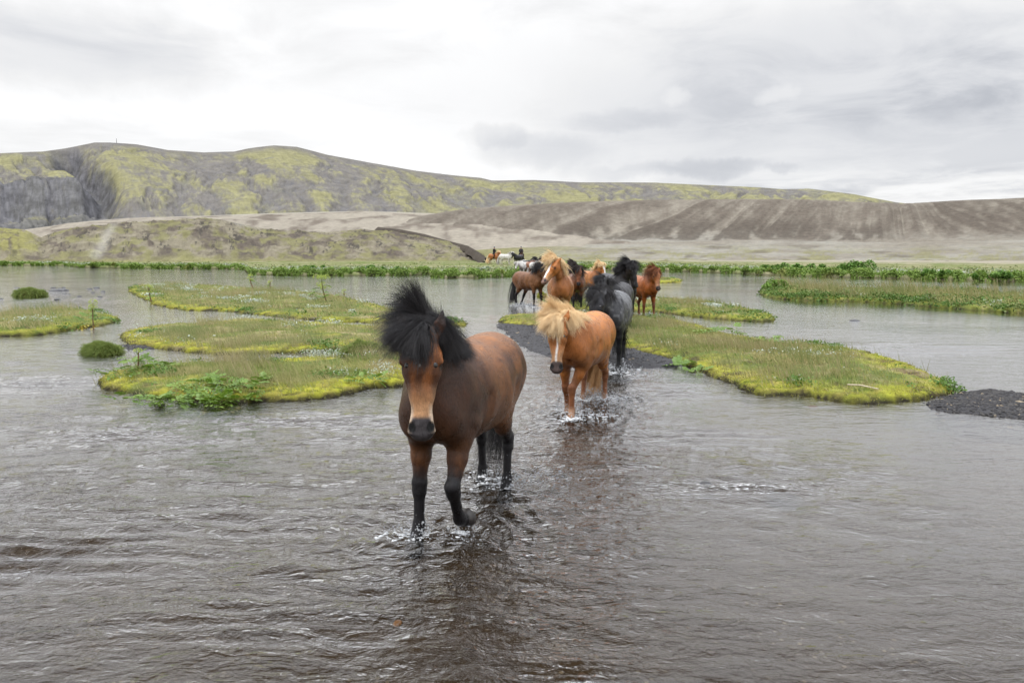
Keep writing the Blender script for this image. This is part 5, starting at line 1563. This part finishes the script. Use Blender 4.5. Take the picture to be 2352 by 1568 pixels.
def leaf_mat(name, c1, c2):
    m, n = new_mat(name)
    rnd = n.add('ShaderNodeObjectInfo').outputs['Random']
    o = n.add('ShaderNodeTexCoord').outputs['Object']
    c = n.mix(rnd, c1, c2)
    c = n.mix(n.maprange(n.noise(o, 5, 3), .3, .7, 0, .35), c, tuple(.5 * v for v in c1))
    p = n.add('ShaderNodeBsdfPrincipled', Base_Color=c, Roughness=.42)
    tr = n.add('ShaderNodeBsdfTranslucent', Color=c)
    n.add('ShaderNodeOutputMaterial', Surface=n.add('ShaderNodeMixShader', Fac=.28, i1=p.outputs[0], i2=tr.outputs[0]).outputs[0])
    return m
M['ang'] = leaf_mat('angelica_leaf', (.12, .22, .018), (.23, .35, .05))
M['ang_y'] = leaf_mat('yellow_leaf', (.50, .38, .03), (.40, .36, .05))
M['umbel'] = mat_plain('umbel_head', (.42, .50, .12), .7, .2, 60, .35)
def proto(V, F, mat, smooth=False):
    o = mesh_np('leaf', V, F, mat, smooth=smooth); me = o.data; bpy.data.objects.remove(o); return me
ME_LEAF, ME_LEAFY = proto(LV, LF, M['ang']), proto(LV, LF, M['ang_y'])
def umbel_mesh():
    r = np.random.default_rng(5); n = 46
    u = r.normal(0, 1, (n, 3)); u[:, 2] = np.abs(u[:, 2]) * .8 + .05; u /= np.linalg.norm(u, axis=1)[:, None]
    V = (ICO_V[None, [0, 1, 3, 5, 11]] * .14 + u[:, None]).reshape(-1, 3)
    f = np.array([(0, 1, 2), (0, 2, 3), (0, 3, 1), (4, 2, 1), (4, 3, 2), (4, 1, 3)])
    return V, (f[None] + 5 * np.arange(n)[:, None, None]).reshape(-1, 3)
ME_UMB = proto(*umbel_mesh(), M['umbel'])
def put(me, name, parent, loc, rot, sc):
    o = bpy.data.objects.new(name, me); COL.objects.link(o); o.parent = parent
    o.location = loc; o.rotation_euler = rot; o.scale = (sc,) * 3; return o
def islet_z(x, y):
    for I in ISL:
        Pt, sd, H_, C = I['tree']
        d = (Pt[:, 0] - x) ** 2 + (Pt[:, 1] - y) ** 2
        j = d.argmin()
        if d[j] < .05 and sd[j] > -.1: return float(H_[j])
    return .0
def angelica(x, yb, hpx, label, seed, stems=1, leaves=9, leaf=.22, yellow=0, umb=5, bushy=False, spread=.1, group='leafy angelica plants on the islets'):
    g = ground_pt(x, yb, .12); D = g[1]; h = hpx * K / FPX * D
    e = empty('angelica_plant', (g[0], g[1], islet_z(*g)))
    props(e, label, 'plant', group)
    r = np.random.default_rng(seed)
    if h > 0 and umb:
        for s in range(stems):
            a = r.uniform(0, 6.28); tip = np.array([r.normal(0, .10) * h, r.normal(0, .06) * h, h * r.uniform(.8, 1)])
            b0 = np.array([r.normal(0, .02), r.normal(0, .02), 0])
            t = np.linspace(0, 1, 7)[:, None]
            pts = b0 + (tip - b0) * t + .05 * h * np.sin(t * 3) * np.array([r.normal(), 0, 0])
            V, F = tube(pts, np.linspace(.016, .008, 7) * max(1, D / 18), 8)
            mesh_np('stem', V, F, M['stem'], e)
            put(ME_UMB, 'umbel', e, tip, (0, 0, a), .115 * h / .7)
            for q in range(umb):
                t0 = r.uniform(.45, .92); j = pts[int(t0 * 6)]
                d = np.array([r.normal(0, 1), r.normal(0, .7), .9]); d /= np.linalg.norm(d); L = h * r.uniform(.12, .26)
                tt_ = np.linspace(0, 1, 4)[:, None]
                V, F = tube(j + d * L * tt_ + np.array([0, 0, .3 * L]) * tt_ ** 2, np.linspace(.007, .004, 4) * max(1, D / 18), 6)
                mesh_np('branch', V, F, M['stem_green'], e)
                put(ME_UMB, 'umbel', e, j + d * L + np.array([0, 0, .3 * L]), (r.normal(0, .3), r.normal(0, .3), 0), .085 * h / .7)
    for q in range(leaves + yellow):
        a = r.uniform(0, 6.28)
        z0 = (r.uniform(.02, .10) if bushy else r.uniform(.02, .6) * h)
        el = r.uniform(-.9, .05) if bushy else r.uniform(-.8, .1)
        sc = leaf * 1.2 * r.uniform(.6, 1.15) * (1.0 if bushy else (1 - .5 * z0 / max(h, .1)))
        isy = q >= leaves
        loc = (r.normal(0, spread), r.normal(0, spread * .6), z0 * (.3 if isy else 1))
        if isy: a = -1.6 + r.normal(0, .6); el = -.1
        put(ME_LEAFY if isy else ME_LEAF, 'leaf', e, loc, (r.normal(0, .25), el, a), sc)
    return e
angelica(212, 742, 58, 'angelica with yellowed lower leaves on the far left islet', 1, 1, 12, .30, 4, 5, spread=.12)
angelica(345, 688, 42, 'angelica near the left tip of the upper left islet', 2, 1, 6, .26, 0, 4)
angelica(585, 664, 34, 'bushy angelica on the back edge of the upper left islet, left of two', 3, 1, 10, .28, 0, 4)
angelica(622, 664, 24, 'short pale angelica just right of the bushy one on the upper left islet', 4, 1, 6, .22, 0, 5)
angelica(748, 690, 60, 'tallest angelica, red-stemmed, on the upper left islet', 5, 1, 12, .38, 0, 9, spread=.15)
angelica(787, 678, 28, 'small angelica right of the tall red-stemmed one', 6, 1, 5, .24, 0, 4)
angelica(320, 852, 52, 'stout angelica with drooping leaves on the near left islet', 7, 1, 16, .22, 1, 1, spread=.07)
angelica(365, 852, 24, 'spreading leafy clump right of the stout angelica', 8, 0, 22, .22, 0, 0, True, .14)
angelica(268, 862, 16, 'leafy clump at the left tip of the near left islet', 9, 0, 12, .17, 0, 0, True, .12)
for k, (x, y, n_, sp, lf, yl, lab) in enumerate([
    (372, 908, 40, .17, .155, 0, 'leafy clump low on the front shore of the near left islet, leftmost'),
    (425, 905, 46, .18, .16, 1, 'broad leafy clump in the middle of the front shore greenery'),
    (470, 890, 46, .18, .165, 0, 'leafy clump behind the one with yellow leaves'),
    (508, 905, 48, .16, .17, 8, 'big leafy clump with yellow leaves hanging over the water'),
    (555, 895, 36, .17, .15, 0, 'leafy clump right of the yellow-leaved one'),
    (600, 880, 12, .14, .15, 0, 'thin leafy clump among grass on the near left islet'),
    (850, 872, 14, .16, .15, 0, 'small leaf patch on the near left islet beside the bay horse')]):
    angelica(x, y, 20, lab, 20 + k, 0, n_, lf, yl, 0, True, sp)
angelica(1570, 826, 18, 'lone leafy plant on the dark edge of the big right islet', 30, 0, 14, .22, 0, 0, True, .10)
angelica(1660, 766, 14, 'leaf patch on the back edge of the big right islet, left of two', 31, 0, 14, .28, 0, 0, True, .22)
angelica(1752, 790, 14, 'leaf patch on the back edge of the big right islet, right of two', 32, 0, 10, .26, 0, 0, True, .2)
angelica(1600, 838, 8, 'sprawling leaf patch by the gravel on the big right islet', 33, 0, 12, .16, 0, 0, True, .2)

# leafy bushes
def bush(x, yb, wpx, hpx, label, seed, n=1500, cols=((.055, .13, .018), (.15, .25, .05)), z=.25, grp='leafy bushes on the banks'):
    g = ground_pt(x, yb); D = g[1]; w_ = wpx * K / FPX * D / 2; h = hpx * K / FPX * D
    e = empty('bush', (g[0], g[1] + w_ * .6, z)); props(e, label, 'bush', grp)
    r = np.random.default_rng(seed)
    m = 9; cc = np.column_stack([r.normal(0, .45, m) * w_, r.normal(0, .4, m) * w_ * .7, r.uniform(.2, .75, m) * h]); cr_ = r.uniform(.25, .5, m) * min(w_, h * 1.4)
    i = r.integers(0, m, n); u = r.normal(0, 1, (n, 3)); u /= np.linalg.norm(u, axis=1)[:, None]
    P0 = cc[i] + u * (cr_[i] * r.uniform(.6, 1.08, n) )[:, None]; P0 = P0[P0[:, 2] > 0]
    c = lerp3(cols[0], cols[1], r.uniform(0, 1, len(P0))) * 1.2
    o = leaves_mesh('foliage', P0, .0022 * D * r.uniform(.6, 1.2, len(P0)), c, M['leaf_far'], r, kind=None); o.parent = e
    for s in range(3):
        V, F = tube(np.array([[0, 0, -.1], [r.normal(0, .2) * w_, 0, h * .3], [r.normal(0, .4) * w_, r.normal(0, .2) * w_, h * .7]]), [.03, .02, .01], 6)
        mesh_np('stem', V, F, M['stem'], e)
    return e
bush(1795, 672, 95, 20, 'bright bushy growth on the left tip of the long right islet', 1, 2200, ((.08, .17, .02), (.22, .32, .06)), .10)
bush(1960, 634, 110, 23, 'largest dark green bush on the far right bank', 2, 2600)
bush(1850, 630, 90, 16, 'dark green bush left of the largest one on the right bank', 3, 1800)
bush(1785, 627, 60, 12, 'small bush left of the dark pair on the right bank', 4, 1100)
bush(2180, 642, 110, 14, 'wide low bush near the right edge of the far bank', 5, 1600)
bush(2300, 648, 90, 14, 'low bush at the right end of the far bank', 6, 1500)
bush(1110, 630, 130, 10, 'silvery willow bush on the bank left of the herd', 7, 2200, ((.22, .28, .18), (.42, .45, .36)), .2)
bush(880, 630, 110, 13, 'dense dark green bush on the left bank in midstream bend', 8, 2400)
bush(700, 628, 100, 10, 'low green bush on the left bank above the upper left islet', 9, 1600)
# thin mast on the mountain top
d = pix_dir(268 * K, 328.5 * K); hz = math.hypot(d.x, d.y)
mx_, my_, mz_ = d.x / hz * 2600, d.y / hz * 2600, CAM_H + 2600 * d.z / hz
V, F = tube(np.array([[0, 0, -8], [0, 0, 8], [0, 0, 15]]), [.9, .7, .4], 6)
o = mesh_np('mast', V, F, M['rock']); o.location = (mx_, my_, mz_); props(o, 'thin mast standing on the top of the left mountain', 'mast')
# driftwood stick on the big right islet
V, F = tube(np.array([[0, 0, .03], [.12, -.1, .04], [.28, -.26, .02]]), [.010, .012, .008], 6)
g = ground_pt(1985, 893, .12)
o = mesh_np('stick', V, F, mat_plain('bleached_wood', (.45, .38, .27), .7)); o.location = (g[0] - .1, g[1] + .25, islet_z(g[0], g[1] + .15) + .02); props(o, 'pale bleached stick lying on moss at the tip of the big right islet', 'stick')
